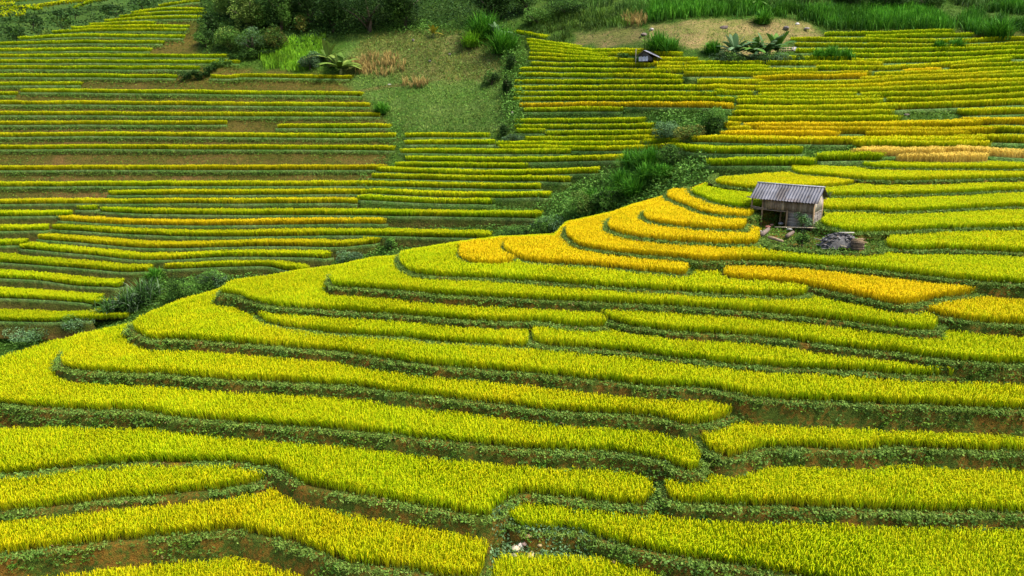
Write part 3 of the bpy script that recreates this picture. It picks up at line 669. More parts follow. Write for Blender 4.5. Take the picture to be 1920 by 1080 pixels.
def blades(base, L, W, col, spread=.6, R=rng, droop=.7):
    """long arching grass blades"""
    n = len(base); az = R.uniform(0, 2*PI, n); L = np.broadcast_to(L, (n,))*R.uniform(.6, 1.15, n); W = np.broadcast_to(W, (n,))
    o = np.c_[np.cos(az), np.sin(az)]; s = spread*R.uniform(.15, 1.0, n)
    P = []
    for t in (0, .4, .75, 1.0):
        r = L*s*t**1.5; z = L*(1-.45*s*s)*(t-droop*s*.55*t**3)
        P.append(base+np.c_[o*r[:, None], z])
    wa = az+PI/2+R.normal(0, .4, n); wv = np.c_[np.cos(wa), np.sin(wa), np.zeros(n)]*W[:, None]
    V = np.stack([P[0]-wv*.4, P[0]+wv*.4, P[1]-wv*.5, P[1]+wv*.5, P[2]-wv*.38, P[2]+wv*.38, P[3]], 1).reshape(-1, 3)
    i = np.arange(n)[:, None]*7
    T = np.concatenate([i+np.array([t]) for t in ([0, 1, 3], [0, 3, 2], [2, 3, 5], [2, 5, 4], [4, 5, 6])])
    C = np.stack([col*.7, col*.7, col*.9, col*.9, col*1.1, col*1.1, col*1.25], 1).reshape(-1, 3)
    return V, T, C
def crown_pts(n, r, lobes, R=rng):
    """points through the volume of a lumpy crown (unit: metres), base at z=0"""
    r = np.array(r, float)
    lc = R.normal(0, 1, (lobes, 3)); lc /= np.linalg.norm(lc, axis=1)[:, None]; lc *= R.uniform(.35, .78, (lobes, 1)); lc[:, 2] = lc[:, 2]*.8+.1
    lr = R.uniform(.24, .48, lobes); k = R.choice(lobes, n, p=lr**2/np.sum(lr**2))
    d = R.normal(0, 1, (n, 3)); d /= np.linalg.norm(d, axis=1)[:, None]
    p = lc[k]+d*(lr[k]*R.uniform(.55, 1.08, n)**.6)[:, None]
    p = p*r; p[:, 2] += r[2]*.95
    keep = p[:, 2] > .03*r[2]
    return p[keep], k[keep]
def build_shrub(name, base, w, h, palette, leaf, label, cat, group=None, n=900, lobes=12, trunk=True, second=None, seed=0):
    R = np.random.default_rng(1000+seed)
    root = empty(name, base)
    p, k = crown_pts(n, (w/2, w/2*.9, h/2), lobes, R)
    lob = R.uniform(.5, 1.4, lobes)
    c = pal(palette, len(p), R)*(1.3 if group == GS else 1.0)
    if second is not None:
        m = (k % 3) == 0; c[m] = pal(second, int(m.sum()), R)
    c = c*lob[k][:, None]
    V, T, C = leaves(p, leaf, leaf*.55, c, R=R)
    mesh_np('crown', V, T, M_LEAF, C, root)
    if trunk:
        t = Acc(); top = np.array([R.normal(0, w*.04), R.normal(0, w*.04), h*.62])
        t.tube([[0, 0, -.4], top*.45+np.array([.05*w, 0, 0]), top], [.05*h**.9, .035*h**.9, .012*h**.9], (.075, .055, .035))
        for q in range(5):
            a = q*1.257+R.uniform(0, .6); s = top*R.uniform(.3, .7)
            t.tube([s, s+np.array([math.cos(a)*w*.16, math.sin(a)*w*.16, h*.16]), s+np.array([math.cos(a)*w*.34, math.sin(a)*w*.34, h*.26])], [.022*h**.9, .015*h**.9, .006*h**.9], (.08, .06, .04), 5)
        t.build('trunk', M_WOOD, root)
    tag(root, label, cat, group); return root
def px_size(P): return FPX/(P[1]*CT-(P[2]-ZC)*ST)      # photo pixels per metre there

# weeds on the near banks: creepers and clover-like leaves, thick in patches, thin where the earth shows
VV = Acc()
tot = 0
for d in SLAB:
    p = d['poly'][:d['nf']]; nr = d['nrm'][:d['nf']]; z = d['z']
    px, py = proj(np.c_[p, np.full(len(p), z)])
    ok = (px > -120) & (px < 2040) & (py < 1180)
    if ok.sum() < 3: continue
    p = p[ok]; nr = nr[ok]
    ppm = px_size(np.array([p[len(p)//2, 0], p[len(p)//2, 1], z]))
    lf = 1.0 if ppm > 27 else 1.35
    n = int(len(p)*.25*(105 if ppm > 27 else 75))
    k = rng.integers(0, len(p), n); t = rng.random(n)
    dz = np.where(t < .3, rng.uniform(-.07, .12, n), -rng.random(n)**1.15*1.75)
    offs = np.where(t < .3, rng.uniform(-.24, .10, n), FAN*np.abs(dz)+.03+rng.uniform(0, .10, n))
    q = p[k]+nr[k]*offs[:, None]+rng.normal(0, .13, (n, 2)); Z = z+np.where(t < .3, rng.uniform(.0, .05, n), dz+.02)
    P = np.c_[q, Z]
    thick = fnoise(P*np.array([1, 1, 1.6]), .55, 91)+.2*(t < .3)-.10*np.clip(-dz-.5, 0, 1)+.25*(fnoise(P, 2.6, 95)-.5)
    kp = (thick > (.425 if d['n'] not in ('F1', 'F3', 'F2') else .60)) | (rng.random(n) < (.08 if d['n'] not in ('F1', 'F3') else .05))
    P = P[kp]; crest_ = (t < .3)[kp]
    if len(P) == 0: continue
    g = terrain_h(P[:, :2], below=z); kp = P[:, 2] > g-.02; P = P[kp]; crest_ = crest_[kp]
    if len(P) == 0: continue
    hue = fnoise(P, .4, 97)
    c = pal('weed', len(P))*(.7+.6*fnoise(P, .8, 98))[:, None]
    c[crest_] = c[crest_]*.5+pal('light', int(crest_.sum()))*.6
    c = np.where((hue > .57)[:, None], c*np.array([.95, 1.0, 1.1]), c); dead = rng.random(len(P)) < .012; c[dead] = (.17, .12, .04)
    m = 6; sz = np.repeat(rng.uniform(.7, 1.35, len(P)), m)
    Q = np.repeat(P, m, 0)+rng.normal(0, .075, (len(P)*m, 3))*np.array([1, 1, .6])*sz[:, None]; Q[:, 2] += .03*sz
    V, T, C = leaves(Q, .105*lf*sz, .07*lf*sz, np.repeat(c, m, 0)*rng.uniform(.8, 1.25, (len(Q), 1)), up=.5)
    VV.add(V, T, C); tot += len(Q)
    gs = P[crest_ | (rng.random(len(P)) < .12)]; gs = gs[rng.random(len(gs)) < .55]          # short grass on the crest and hanging tufts
    if len(gs):
        B = np.repeat(gs, 7, 0)+rng.normal(0, .09, (len(gs)*7, 3))*np.array([1, 1, .2]); B[:, 2] -= .04
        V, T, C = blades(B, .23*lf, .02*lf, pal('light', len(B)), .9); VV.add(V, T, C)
print('weeds', tot)
def weed_patch(poly, n, L, palette, hmax=.3, lift=0.0, on='near', z=None):
    """leafy growth over a patch given in photo pixels"""
    q = pts(poly); lo, hi = q.min(0), q.max(0); x = rng.uniform(lo[0], hi[0], n*3); y = rng.uniform(lo[1], hi[1], n*3)
    m = sdf(np.c_[x, y], q) < rng.normal(0, 3 if on == 'near' else 7, n*3); x, y = x[m][:n], y[m][:n]
    if on == 'far': P = far_pt(x, y)
    else:
        P = on_plane(x, y, z); P[:, 2] = np.maximum(terrain_h(P[:, :2]), z-.5)
    b = fnoise(P, .5 if on == 'near' else .25, 17)
    P[:, 2] += lift+rng.random(len(P))*hmax*np.clip((b-.3)*3, .1, 1.4)
    c = pal(palette, len(P))*(.6+.8*b)[:, None]
    return leaves(P, L, L*.6, c, up=.4)
zP = z_ref(440); zG = z_ref(1135)
for s, n, L, pl, hm, z in (('1402,398 1500,393 1545,400 1555,425 1660,445 1660,470 1600,475 1470,467 1436,458 1410,430', 6500, .15, 'weed', .22, zP),
                       ('925,1003 955,996 1010,1010 1110,1016 1180,1042 1130,1055 1000,1052 920,1075', 1500, .13, 'grey', .30, zG),
                       ('1195,905 1240,900 1250,940 1235,960 1205,950', 260, .12, 'grey', .25, z_ref(985)),
                       ('1290,505 1350,500 1360,520 1340,530 1295,520', 500, .12, 'weed', .25, z_ref(549))):
    VV.add(*weed_patch(s, n, L, pl, hm, 0, 'near', z))
tag(VV.build('bank_weeds', M_LEAF), 'low leafy weeds and creepers on the earth banks between the near terraces', 'weeds', kind='stuff')

# ground cover of the far slopes
VV = Acc()
n = 150000
x = rng.uniform(-60, 1980, n); y = rng.uniform(-10, 640, n)**1.0
ok = (y < np.interp(x, BOT[:, 0], BOT[:, 1])) & (y > crest(x)+1)
x, y = x[ok], y[ok]; P = far_pt(x, y)
inl = inpoly(x, y, REG['left']) < 0; ins = inpoly(x, y, REG['slope']) < 0; inf = (inpoly(x, y, REG['fieldA']) < 0) | (inpoly(x, y, REG['fieldB']) < 0)
th = fnoise(P, .12, 51)+.3*(fnoise(P, .8, 53)-.5)
prob = np.where(inl, np.clip((th-.42)*3.0, .06, .6), np.where(inf, .16, .9))
keep = rng.random(len(x)) < prob; P = P[keep]; ins = ins[keep]; inl = inl[keep]; x = x[keep]; y = y[keep]
c = pal('weed', len(P)); c[ins] = pal('light', int(ins.sum()))*.9; c = c*(.6+.8*fnoise(P, .25, 55))[:, None]
sz = P[:, 1]/110.0
P[:, 2] += rng.random(len(P))*.22
VV.add(*leaves(P, .26*sz, .13*sz, c, up=.2))
for c, SH in FAR_MASK:
    m = int(len(c)*2.0*2.0); k = rng.integers(0, len(c), m); fade = fnoise(np.c_[c[k], np.full(m, c[0, 1])], .03, 19)
    dy = 3.0+rng.random(m)**1.6*(13*fade)
    x = c[k, 0]+rng.normal(0, 1.5, m); y = c[k, 1]+dy
    kk = (y < np.interp(x, BOT[:, 0], BOT[:, 1])); x, y = x[kk], y[kk]
    fr = np.clip(1-(dy[kk]-3)/16, 0, 1); P = at_Y(x, y, depth(x, y)-SH*.5*fr-.35)
    cc = pal('weed', len(P))*(.6+.7*fnoise(P, .4, 55))[:, None]; sz = P[:, 1]/110.0
    VV.add(*leaves(P, .24*sz, .13*sz, cc, up=.3))
tag(VV.build('hillside_weeds', M_LEAF), 'low grass and weeds covering the far slopes between rice strips', 'weeds', kind='stuff')

def far_tuft(poly, n, L, W, palette, spread=.7, seed=0, jit=3):
    q = pts(poly); lo, hi = q.min(0), q.max(0); R = np.random.default_rng(seed)
    x = R.uniform(lo[0], hi[0], n*3); y = R.uniform(lo[1], hi[1], n*3)
    m = sdf(np.c_[x, y], q) < R.normal(0, jit, n*3); x, y = x[m][:n], y[m][:n]
    P = far_pt(x, y); b = fnoise(P, .16, 17+seed)
    k = b > .36; P = P[k]; b = b[k]
    c = pal(palette, len(P), R)*(.35+1.2*np.clip((b-.3)*2.2, 0, 1))[:, None]
    P = np.repeat(P, 4, 0)+R.normal(0, .25, (len(P)*4, 3))*np.array([1, 1, 0]); c = np.repeat(c, 4, 0)
    return blades(P, L*np.repeat(.6+.8*b, 4), W, c, spread, R)
# tall bright grass along the top right, by the forest and in the gully
g = Acc()
for args in (('1225,14 1400,6 1520,24 1700,18 1760,38 1790,58 1700,56 1570,56 1530,40 1440,28 1300,30 1215,38', 5200, 2.2, .10, 'grass', .6, 1),
             ('1830,25 1960,-5 1960,70 1870,72 1815,60 1790,45', 1500, 2.2, .10, 'grass', .6, 2),
             ('1010,-15 1500,-25 1920,-25 1920,10 1700,22 1500,15 1220,22 1060,30', 4200, 1.9, .10, 'mid', .6, 3),
             ('1000,30 1200,20 1180,48 1080,60 1050,85 985,75', 1300, 1.4, .09, 'weed', .7, 4)):
    g.add(*far_tuft(*args))
for args in ((REG['slope'], 2600, .55, .07, 'light', .8, 6), ('665,60 935,55 945,130 900,150 650,150', 1300, .6, .07, 'ochre', .8, 7), (REG['fieldB'], 260, .45, .06, 'weed', .9, 8), ('1330,330 1290,300 1350,255 1560,300 1560,330', 900, .5, .06, 'weed', .8, 9)):
    g.add(*far_tuft(*args))
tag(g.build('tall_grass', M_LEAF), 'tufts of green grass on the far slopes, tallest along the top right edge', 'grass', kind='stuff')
g = Acc()
for args in (('505,85 610,70 600,115 560,135 500,128 490,110', 1300, 1.5, .09, 'lime', .6, 5),):
    g.add(*far_tuft(*args))
tag(g.build('bright_grass', M_LEAF), 'bright lime green tall grass beside the dark forest edge and banana plants', 'grass', kind='stuff')
# undergrowth in the gullies and beneath the forest
g = Acc()
for s, n, L, pl, hm in (('-40,592 185,590 262,590 265,625 130,660 -40,700', 3600, .36, 'mid', .8), ('292,508 420,500 560,493 520,510 430,525 330,555 250,588 262,560', 4200, .34, 'mid', .6),
                        ('930,440 1050,365 1130,325 1290,285 1345,300 1330,335 1250,372 1060,425 945,452', 7000, .36, 'mid', 1.3),
                        ('1210,216 1370,212 1358,255 1290,265 1222,240', 2600, .36, 'mid', .7), ('640,475 730,448 935,418 930,440 750,470 640,500', 2600, .34, 'mid', .7),
                        ('370,-60 1000,-60 1000,20 950,45 760,50 640,70 560,95 480,105 385,95 370,40', 17000, .50, 'dark', 2.6),
                        ('700,42 900,48 960,55 940,64 860,60 690,56', 1500, .4, 'mid', 1.2), ('735,205 760,250 735,300 690,330 660,385 640,395 670,345 715,290', 1700, .33, 'mid', .9),
                        ('940,105 985,100 975,250 950,250 938,190', 2600, .38, 'mid', 2.0), (REG['slope'], 2200, .36, 'mid', .45), ('660,50 890,48 940,62 880,66 660,66', 1500, .36, 'mid', 1.2), ('735,245 985,240 985,262 760,254', 900, .3, 'weed', .5),
                        ('700,395 1010,375 1010,420 740,415', 1300, .3, 'mid', .6), ('1510,270 1600,272 1605,288 1530,292', 700, .3, 'mid', .8), ('1690,205 1790,212 1780,225 1690,226', 500, .3, 'weed', .5),
                        ('1290,148 1410,146 1405,152 1300,153', 300, .3, 'mid', .5), ('-60,-10 40,20 120,22 330,-20 372,0 290,14 215,36 150,55 100,64 0,82 -60,86', 3800, .6, 'dark', 2.0)):
    V, T, C = weed_patch(s, n, L, pl, hm, 0, 'far'); g.add(V, T, C*(1.0 if pl == 'dark' else 1.2))
tag(g.build('undergrowth', M_LEAF), 'leafy green undergrowth filling the gully and the slope under the trees', 'undergrowth', kind='stuff')
# dry maize on the slope
g = Acc(); R = np.random.default_rng(5)
for cx, cy, rx, ry, n in ((712, 125, 50, 22, 150), (778, 160, 26, 7, 40), (1190, 42, 22, 9, 60), (680, 128, 22, 14, 40)):
    a = R.uniform(0, 2*PI, n); r = np.sqrt(R.random(n)); P = far_pt(cx+rx*r*np.cos(a), cy+ry*r*np.sin(a))
    c = np.array((.34, .24, .07))*R.uniform(.6, 1.3, (n, 1))
    g.add(*blades(np.repeat(P, 6, 0), np.repeat(R.uniform(1.4, 2.3, n), 6), .10, np.repeat(c, 6, 0), .55, R, 1.0))
tag(g.build('dry_maize', M_LEAF), 'dry straw coloured maize stalks standing on the grassy slope', 'maize', kind='stuff')

# shrubs and trees one can tell apart: photo x, foot row, width px, height px, palette, second, label
FS = 'bushes at the forest edge above the left hillside'
GS = 'bushes along the gully'
TR = [
 (397, 60, 34, 38, 'dark', None, 'round dark tree standing right of the topmost rice strips, left of the forest', 'tree', FS),
 (468, 58, 92, 78, 'light', 'mid', 'pale green bushy tree at the left end of the forest, near the top edge', 'tree', FS),
 (430, 34, 70, 60, 'mid', 'light', 'green bush touching the top edge above the round dark tree', 'bush', FS),
 (525, 56, 76, 92, 'mid', 'dark', 'tall leafy tree between the pale bushy tree and the black-green trees', 'tree', FS),
 (577, 52, 66, 100, 'dark', None, 'black-green tree at the top edge, left of the biggest dark tree', 'tree', FS),
 (566, 58, 48, 38, 'ochre', 'mid', 'thin ochre-leaved tree in front of the black-green trees', 'tree', FS),
 (622, 58, 74, 100, 'dark', None, 'dark tree joining the black-green tree to the wide dark thicket', 'tree', FS),
 (690, 60, 140, 112, 'dark', None, 'widest dark tree of the forest, left half of the thicket at the top edge', 'tree', FS),
 (758, 52, 84, 100, 'dark', 'mid', 'dark tree forming the right half of the thicket at the top edge', 'tree', FS),
 (385, 86, 52, 32, 'mid', 'dark', 'low green bush at the end of the upper left rice strips', 'bush', FS),
 (430, 92, 60, 44, 'mid', 'light', 'leafy green bush between the low end-of-strip bush and the large mixed bush', 'bush', FS),
 (472, 100, 80, 56, 'mid', 'grey', 'large mixed-green bush above the diagonal hedge', 'bush', FS),
 (520, 96, 50, 50, 'ochre', 'mid', 'yellowish-green bush just right of the large mixed-green bush', 'bush', FS),
 (580, 130, 46, 40, 'grey', None, 'silvery green shrub left of the two banana plants', 'shrub', FS),
 (923, 42, 86, 90, 'dark', None, 'dark round tree at the top edge, right of the pale scrub slope', 'tree', FS),
 (985, 24, 60, 60, 'dark', 'mid', 'dark bush at the top edge right of the dark round tree', 'bush', FS),
 (1005, 48, 70, 34, 'mid', None, 'spreading green bush above the start of the stepped spur', 'bush', None),
 (1060, 30, 90, 34, 'mid', 'dark', 'long green bush on the slope above the spreading one', 'bush', None),
 (958, 130, 30, 34, 'dark', None, 'dark shrub at the upper left corner of the stepped spur', 'shrub', None),
 (920, 160, 42, 30, 'dark', 'mid', 'dense dark shrub on the right side of the grassy slope', 'shrub', None),
 (951, 178, 20, 44, 'dark', None, 'slender small tree beside the dense dark shrub', 'tree', None),
 (948, 252, 32, 26, 'dark', None, 'dark shrub at the lower right corner of the grassy slope', 'shrub', None),
 (962, 266, 46, 16, 'grey', None, 'grey-green low shrub below the grassy slope corner', 'shrub', None),
 (1498, 118, 20, 18, 'mid', None, 'small round bush beneath the white cloth by the bananas', 'bush', None),
 (1364, 119, 74, 28, 'grey', 'mid', 'grey-green bush under the left banana plant', 'bush', None),
 (1445, 119, 76, 25, 'grey', 'mid', 'grey-green low bush under the right banana plants', 'bush', None),
 (1600, 14, 84, 50, 'dark', None, 'dark bush at the top edge above the tall grass', 'bush', None),
 (1662, 24, 80, 60, 'dark', 'mid', 'dark tree at the top edge right of centre, above the tall grass', 'tree', None),
 (1738, 22, 76, 46, 'mid', 'dark', 'green bush at the top edge beside the bare earth patch', 'bush', None),
 (1252, 268, 66, 48, 'grey', 'mid', 'grey-green bush left in the hollow beside the golden strip end', 'bush', GS),
 (1295, 270, 72, 44, 'ochre', 'mid', 'olive bush in the hollow between the spur and the right slope', 'bush', GS),
 (1337, 252, 60, 54, 'mid', 'dark', 'green bush at the right side of the hollow', 'bush', GS),
 (1258, 312, 56, 46, 'mid', 'dark', 'dark bush above the big grass clumps in the gully', 'bush', GS),
 (1092, 406, 74, 56, 'mid', 'light', 'bright leafy bush in the gully left of the grass clumps', 'bush', GS),
 (1135, 394, 62, 46, 'mid', 'dark', 'leafy bush in the gully under the grass clumps', 'bush', GS),
 (972, 446, 76, 32, 'mid', 'dark', 'dark hedge-like bush behind the golden nose, left piece', 'bush', GS),
 (1030, 440, 76, 40, 'mid', 'grey', 'dark hedge-like bush behind the golden nose, right piece', 'bush', GS),
 (654, 496, 58, 32, 'grey', 'mid', 'blue-green bush standing where the ridge meets the lower left strips', 'bush', GS),
 (732, 466, 34, 22, 'mid', 'dark', 'small bush right of the blue-green bush at the ridge line', 'bush', GS),
 (345, 562, 66, 52, 'mid', 'dark', 'dark leafy bush right of the long grass clumps', 'bush', GS),
 (400, 536, 60, 38, 'mid', 'grey', 'dark leafy bush hugging the ridge line, right of its neighbour', 'bush', GS),
 (60, 640, 90, 36, 'grey', 'mid', 'broad grey-green bush in the gully at the left edge', 'bush', GS),
 (150, 622, 76, 36, 'grey', 'mid', 'grey-green bush in the gully, right of the broad one at the left edge', 'bush', GS),
 (115, 30, 30, 18, 'dark', None, 'dark bush beyond the left crest, just right of the distant yellow strips', 'bush', 'bushes beyond the left crest'),
 (60, 46, 46, 24, 'dark', None, 'dark bush beyond the left crest, under the distant yellow strips', 'bush', 'bushes beyond the left crest'),
 (115, 50, 44, 26, 'light', 'mid', 'pale rounded bush beyond the left crest', 'bush', 'bushes beyond the left crest'),
 (140, 28, 36, 16, 'dark', None, 'dark bush beyond the left crest at the end of the slanting strip', 'bush', 'bushes beyond the left crest'),
 (30, 74, 50, 30, 'dark', 'mid', 'dark bush at the left edge where the crest begins', 'bush', 'bushes beyond the left crest'),
 (215, 26, 50, 22, 'dark', None, 'dark bush lining the crest beside the upper strip tips', 'bush', 'bushes beyond the left crest'),
 (265, 14, 50, 22, 'dark', 'mid', 'dark bush on the crest near the top edge', 'bush', 'bushes beyond the left crest'),
 (80, 66, 40, 20, 'light', None, 'pale bush hugging the crest above the long strips', 'bush', 'bushes beyond the left crest'),
]
def anypt(x, y):
    if x < 300 and y < crest(np.array([x]))[0]+2:
        P = at_Y(x, y+4, float(depth(x, float(crest(np.array([x]))[0])+3))*1.12); return P
    return far_pt(x, y)
for i, (x, y, w, h, a, b, lab, cat, grp) in enumerate(TR):
    P = np.array(anypt(x, y)); s = px_size(P)
    W, H = w/s, h/s
    build_shrub('tree' if cat == 'tree' else 'shrub' if cat == 'shrub' else 'bush', P-np.array([0, 0, .15*H]), W, H*1.12, a, float(np.clip(1.9/s*(1.75 if cat == 'tree' else 1.35), .2, .75)), lab, cat, grp, n=int(np.clip(w*h*1.5, 500, 9000)), lobes=int(np.clip(w*h/110, 8, 26)), second=b, seed=i)
# diagonal hedge: one hedge of joined bushes
h = Acc(); R = np.random.default_rng(9)
for t in np.linspace(0, 1, 15):
    x = 345+t*180; y = 152-58*t+6*math.sin(t*9); P = far_pt(x, y); p, k = crown_pts(420, (1.7, 1.3, 1.35), 6, R)
    h.add(*leaves(p+P-np.array([0, 0, .3]), .34, .2, pal('dark' if R.random() < .6 else 'mid', len(p), R), R=R))
tag(h.build('hedge', M_LEAF), 'dark scruffy hedge running diagonally down from the forest across the left hillside', 'hedge')

# clumps of long grass
GC = [(210, 590, 21, 'long arching grass clump, lowest left of three beside the ridge'), (246, 580, 25, 'long arching grass clump, the middle and biggest of three beside the ridge'),
      (277, 562, 26, 'long arching grass clump, highest right of three beside the ridge'), (291, 522, 15, 'small green grass tuft above the three long grass clumps'),
      (1184, 316, 26, 'tall grass clump at the upper left of the gully thicket'), (1217, 316, 30, 'largest bright tall grass clump in the gully thicket'), (1214, 340, 26, 'dark green grass clump below the largest one in the gully'),
      (1168, 352, 26, 'grass clump in the gully left of the dark green one'), (1187, 366, 26, 'lowest grass clump of the gully thicket'), (1241, 336, 22, 'grass clump on the right side of the gully thicket'),
      (1111, 384, 22, 'bright grass clump in the lower gully, left of the thicket'), (1144, 380, 22, 'bright grass clump between the lower bush and the gully thicket'), (1333, 246, 24, 'tall green grass clump in the hollow by the golden strip'),
      (907, 72, 34, 'tall bright grass clump at the top of the grassy slope'), (885, 88, 18, 'yellow-green grass tuft left of the tall bright clump'), (946, 100, 28, 'tall grass clump right of the grassy slope under the pale banana plant'),
      (717, 212, 13, 'small grass tuft on the left border of the grassy slope'), (1232, 98, 24, 'bushy grass clump in front of the tan field'), (1255, 100, 18, 'grass clump just right of the bushy one before the tan field'), (1335, 102, 16, 'grass tuft left of the left banana plant'),
      (1559, 114, 17, 'grass clump right of the round bush on the upper strips'), (1535, 114, 14, 'small grass tuft between the round bush and the grass clump'), (1585, 113, 14, 'small grass tuft at the right end of the upper tufts'), (1793, 92, 13, 'isolated grass tuft among the upper right rice strips'),
      (1760, 95, 12, 'low grass patch left of the isolated upper right tuft'), (1430, 45, 16, 'dark grass tuft above the tan field'), (1870, 75, 26, 'tall grass clump near the top right corner')]
for i, (x, y, r, lab) in enumerate(GC):
    P = far_pt(x, y); s = px_size(P); L = r/s*(2.05 if i < 3 else 1.7 if i < 14 else 2.0); R = np.random.default_rng(300+i); n = int(220+r*15) if i > 2 else 300
    c = pal('lime' if 'yellow-green' in lab else 'grass' if i not in (0, 1, 2) else 'mid', n, R)
    if i < 3: c = pal('mid', n, R)*np.array([1.1, 1.15, 1.6]); m_ = R.random(n); c[m_ < .4] *= .3; c[m_ > .86] = (.20, .27, .15)
    o = empty('grass_clump', P)
    b = np.c_[R.normal(0, L*.16, (n, 2)), np.full(n, -.1)]
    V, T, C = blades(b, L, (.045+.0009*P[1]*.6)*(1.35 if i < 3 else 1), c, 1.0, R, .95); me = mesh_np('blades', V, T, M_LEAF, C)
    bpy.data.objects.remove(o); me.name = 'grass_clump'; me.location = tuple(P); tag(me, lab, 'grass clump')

# banana plants: stem and big arching leaves
def banana(x, y, hpx, lab, palette='mid', nl=15, seed=0, group=None, tint=(1, 1, 1)):
    P = far_pt(x, y); s = px_size(P); H = 1.4*hpx/s; R = np.random.default_rng(seed)
    root = empty('banana_plant', P); a = Acc()
    a.tube([[0, 0, -.3], [.03*H, 0, H*.12], [.04*H, .01, H*.24]], [.05*H, .042*H, .025*H], (.12, .14, .04)); a.build('stem', M_WOOD, root)
    for k in range(nl):
        az = k*2.4+R.uniform(-.3, .3); L = H*R.uniform(.7, .95); W = L*.22; el = R.uniform(.45, 1.4); d = np.array([math.cos(az), math.sin(az)]); n = np.array([-d[1], d[0]])
        V = []; m = 8
        for q in range(m):
            t = q/(m-1); r = L*math.cos(el)*t*1.1; z = H*.2+L*(math.sin(el)*t-.62*t*t*(1.3-el*.5)); ww = W*math.sin(PI*min(1, .12+.88*t))**.7*(1 if t < 1 else .1)*.5
            for sg in (-1, 0, 1): V.append([d[0]*r+n[0]*ww*sg, d[1]*r+n[1]*ww*sg, z-abs(sg)*ww*.35])
        T = []
        for q in range(m-1):
            for sg in (0, 1):
                i0 = q*3+sg; T += [[i0, i0+1, i0+4], [i0, i0+4, i0+3]]
        c = pal(palette, 1, R)[0]*np.array(tint); C = np.broadcast_to(c, (len(V), 3))*R.uniform(.85, 1.15, (len(V), 1))
        mesh_np('leaf', V, T, M_LEAF, C, root, smooth=True)
    tag(root, lab, 'banana plant', group)
for i, a in enumerate([(617, 122, 46, 'pale green banana plant behind, upper of two left of the dry maize', 'light'), (638, 142, 48, 'pale green banana plant in front, lower of two left of the dry maize', 'light'), (934, 78, 36, 'pale banana plant at the top of the grassy slope by the grass clump', 'grey'),
     (812, 70, 24, 'small yellow banana plant alone near the top of the grassy slope', 'ochre', 7), (1376, 112, 50, 'banana plant standing apart at the left before the tan field', 'grey'), (1412, 112, 44, 'banana plant just left of the tallest cluster before the tan field', 'mid'),
     (1434, 112, 52, 'tallest banana plant in the cluster before the tan field', 'grey'), (1455, 108, 48, 'right-hand banana plant of the cluster beside the fence', 'mid'), (1418, 14, 26, 'banana plant at the top edge above the tan field', 'mid'), (1642, 26, 26, 'banana plant at the top edge left of the dark tree', 'mid'), (1390, 12, 20, 'smaller banana plant at the top edge, left of its neighbour', 'light')]):
    kw = dict(tint=(2.4, 1.7, .8)) if i == 3 else {}
    banana(*a, seed=40+i, group='banana plants', **kw)
# ---------------------------------------------------------------- the near hut
A = on_plane(1427, 420, zP); B = on_plane(1517, 425.5, zP)
ang = math.atan2(B[1]-A[1], B[0]-A[0])-.27
HL = float(np.linalg.norm((B-A)[:2]))*1.09; HD = 2.5; HF = 1.28; HW = 2.03; RZ = 3.12
hut = empty('hut', A, ang)
tag(hut, 'weathered wooden stilt hut with a grey corrugated roof standing among the terraces', 'hut')
print('hut', HL, math.degrees(ang), A)
R = np.random.default_rng(3)
GRAY = np.array((.30, .26, .22)); BRN = np.array((.20, .15, .10)); DK = np.array((.11, .085, .06))
x0, x1 = -.95, HL+.32; ye, yr_, yb = -.50, HD*.5, HD+.5; ze, zb = HW+.02, HW+.10
def roof(name, y0, z0, y1, z1, flip):
    per = .225; nx_ = int((x1-x0)/per*8); a = Acc(); xs = np.linspace(x0, x1, nx_+1); cor = .032*np.sin((xs-x0)/per*2*PI)
    ny_ = 9; V = []; C = []
    sag = R.normal(0, .012, (ny_,))
    for lay in (0, -.014):
        for q in range(ny_):
            t = q/(ny_-1); ln = math.hypot(y1-y0, z1-z0); nv = np.array([-(z1-z0), (y1-y0)])/ln*(1 if not flip else -1)
            lap = .02 if .48 < t < .54 else 0
            for xi, cc in zip(xs, cor): V.append([xi, y0+(y1-y0)*t+nv[0]*(cc+lay+lap), z0+(z1-z0)*t+nv[1]*(cc+lay+lap)+sag[q]])
    V = np.array(V); n = nx_+1; T = []
    for l in (0, 1):
        for q in range(ny_-1):
            i = np.arange(n-1)+q*n+l*ny_*n
            T += [np.c_[i, i+1, i+n+1], np.c_[i, i+n+1, i+n]]
    sheet = np.floor((V[:, 0]-x0)/.9).astype(int)+10*(V[:, 2] > (z0+z1)/2)
    tone = np.array([.72, 1.15, .9, 1.3, .8, 1.05, .95, 1.2]*8)[sheet % 64]
    C = np.array((.085, .084, .096))[None]*tone[:, None]*(.8+.45*fnoise(V*np.array([4, 1, 1]), .9, 3))[:, None]
    m = fnoise(V, 1.5, 77) > .6; C[m] = C[m]*np.array((.62, .5, .42))
    a.add(V, np.concatenate(T), C); return a.build(name, M_ROOF, hut)
rf = roof('roof', ye, ze, yr_, RZ, False); roof('roof', yb, zb, yr_, RZ-.005, True)
a = Acc(); a.tube([[x0-.02, yr_, RZ+.03], [HL*.4, yr_, RZ+.02], [x1+.02, yr_, RZ+.035]], .05, (.36, .36, .37), 8); rc = a.build('ridge_cap', M_ROOF, rf)
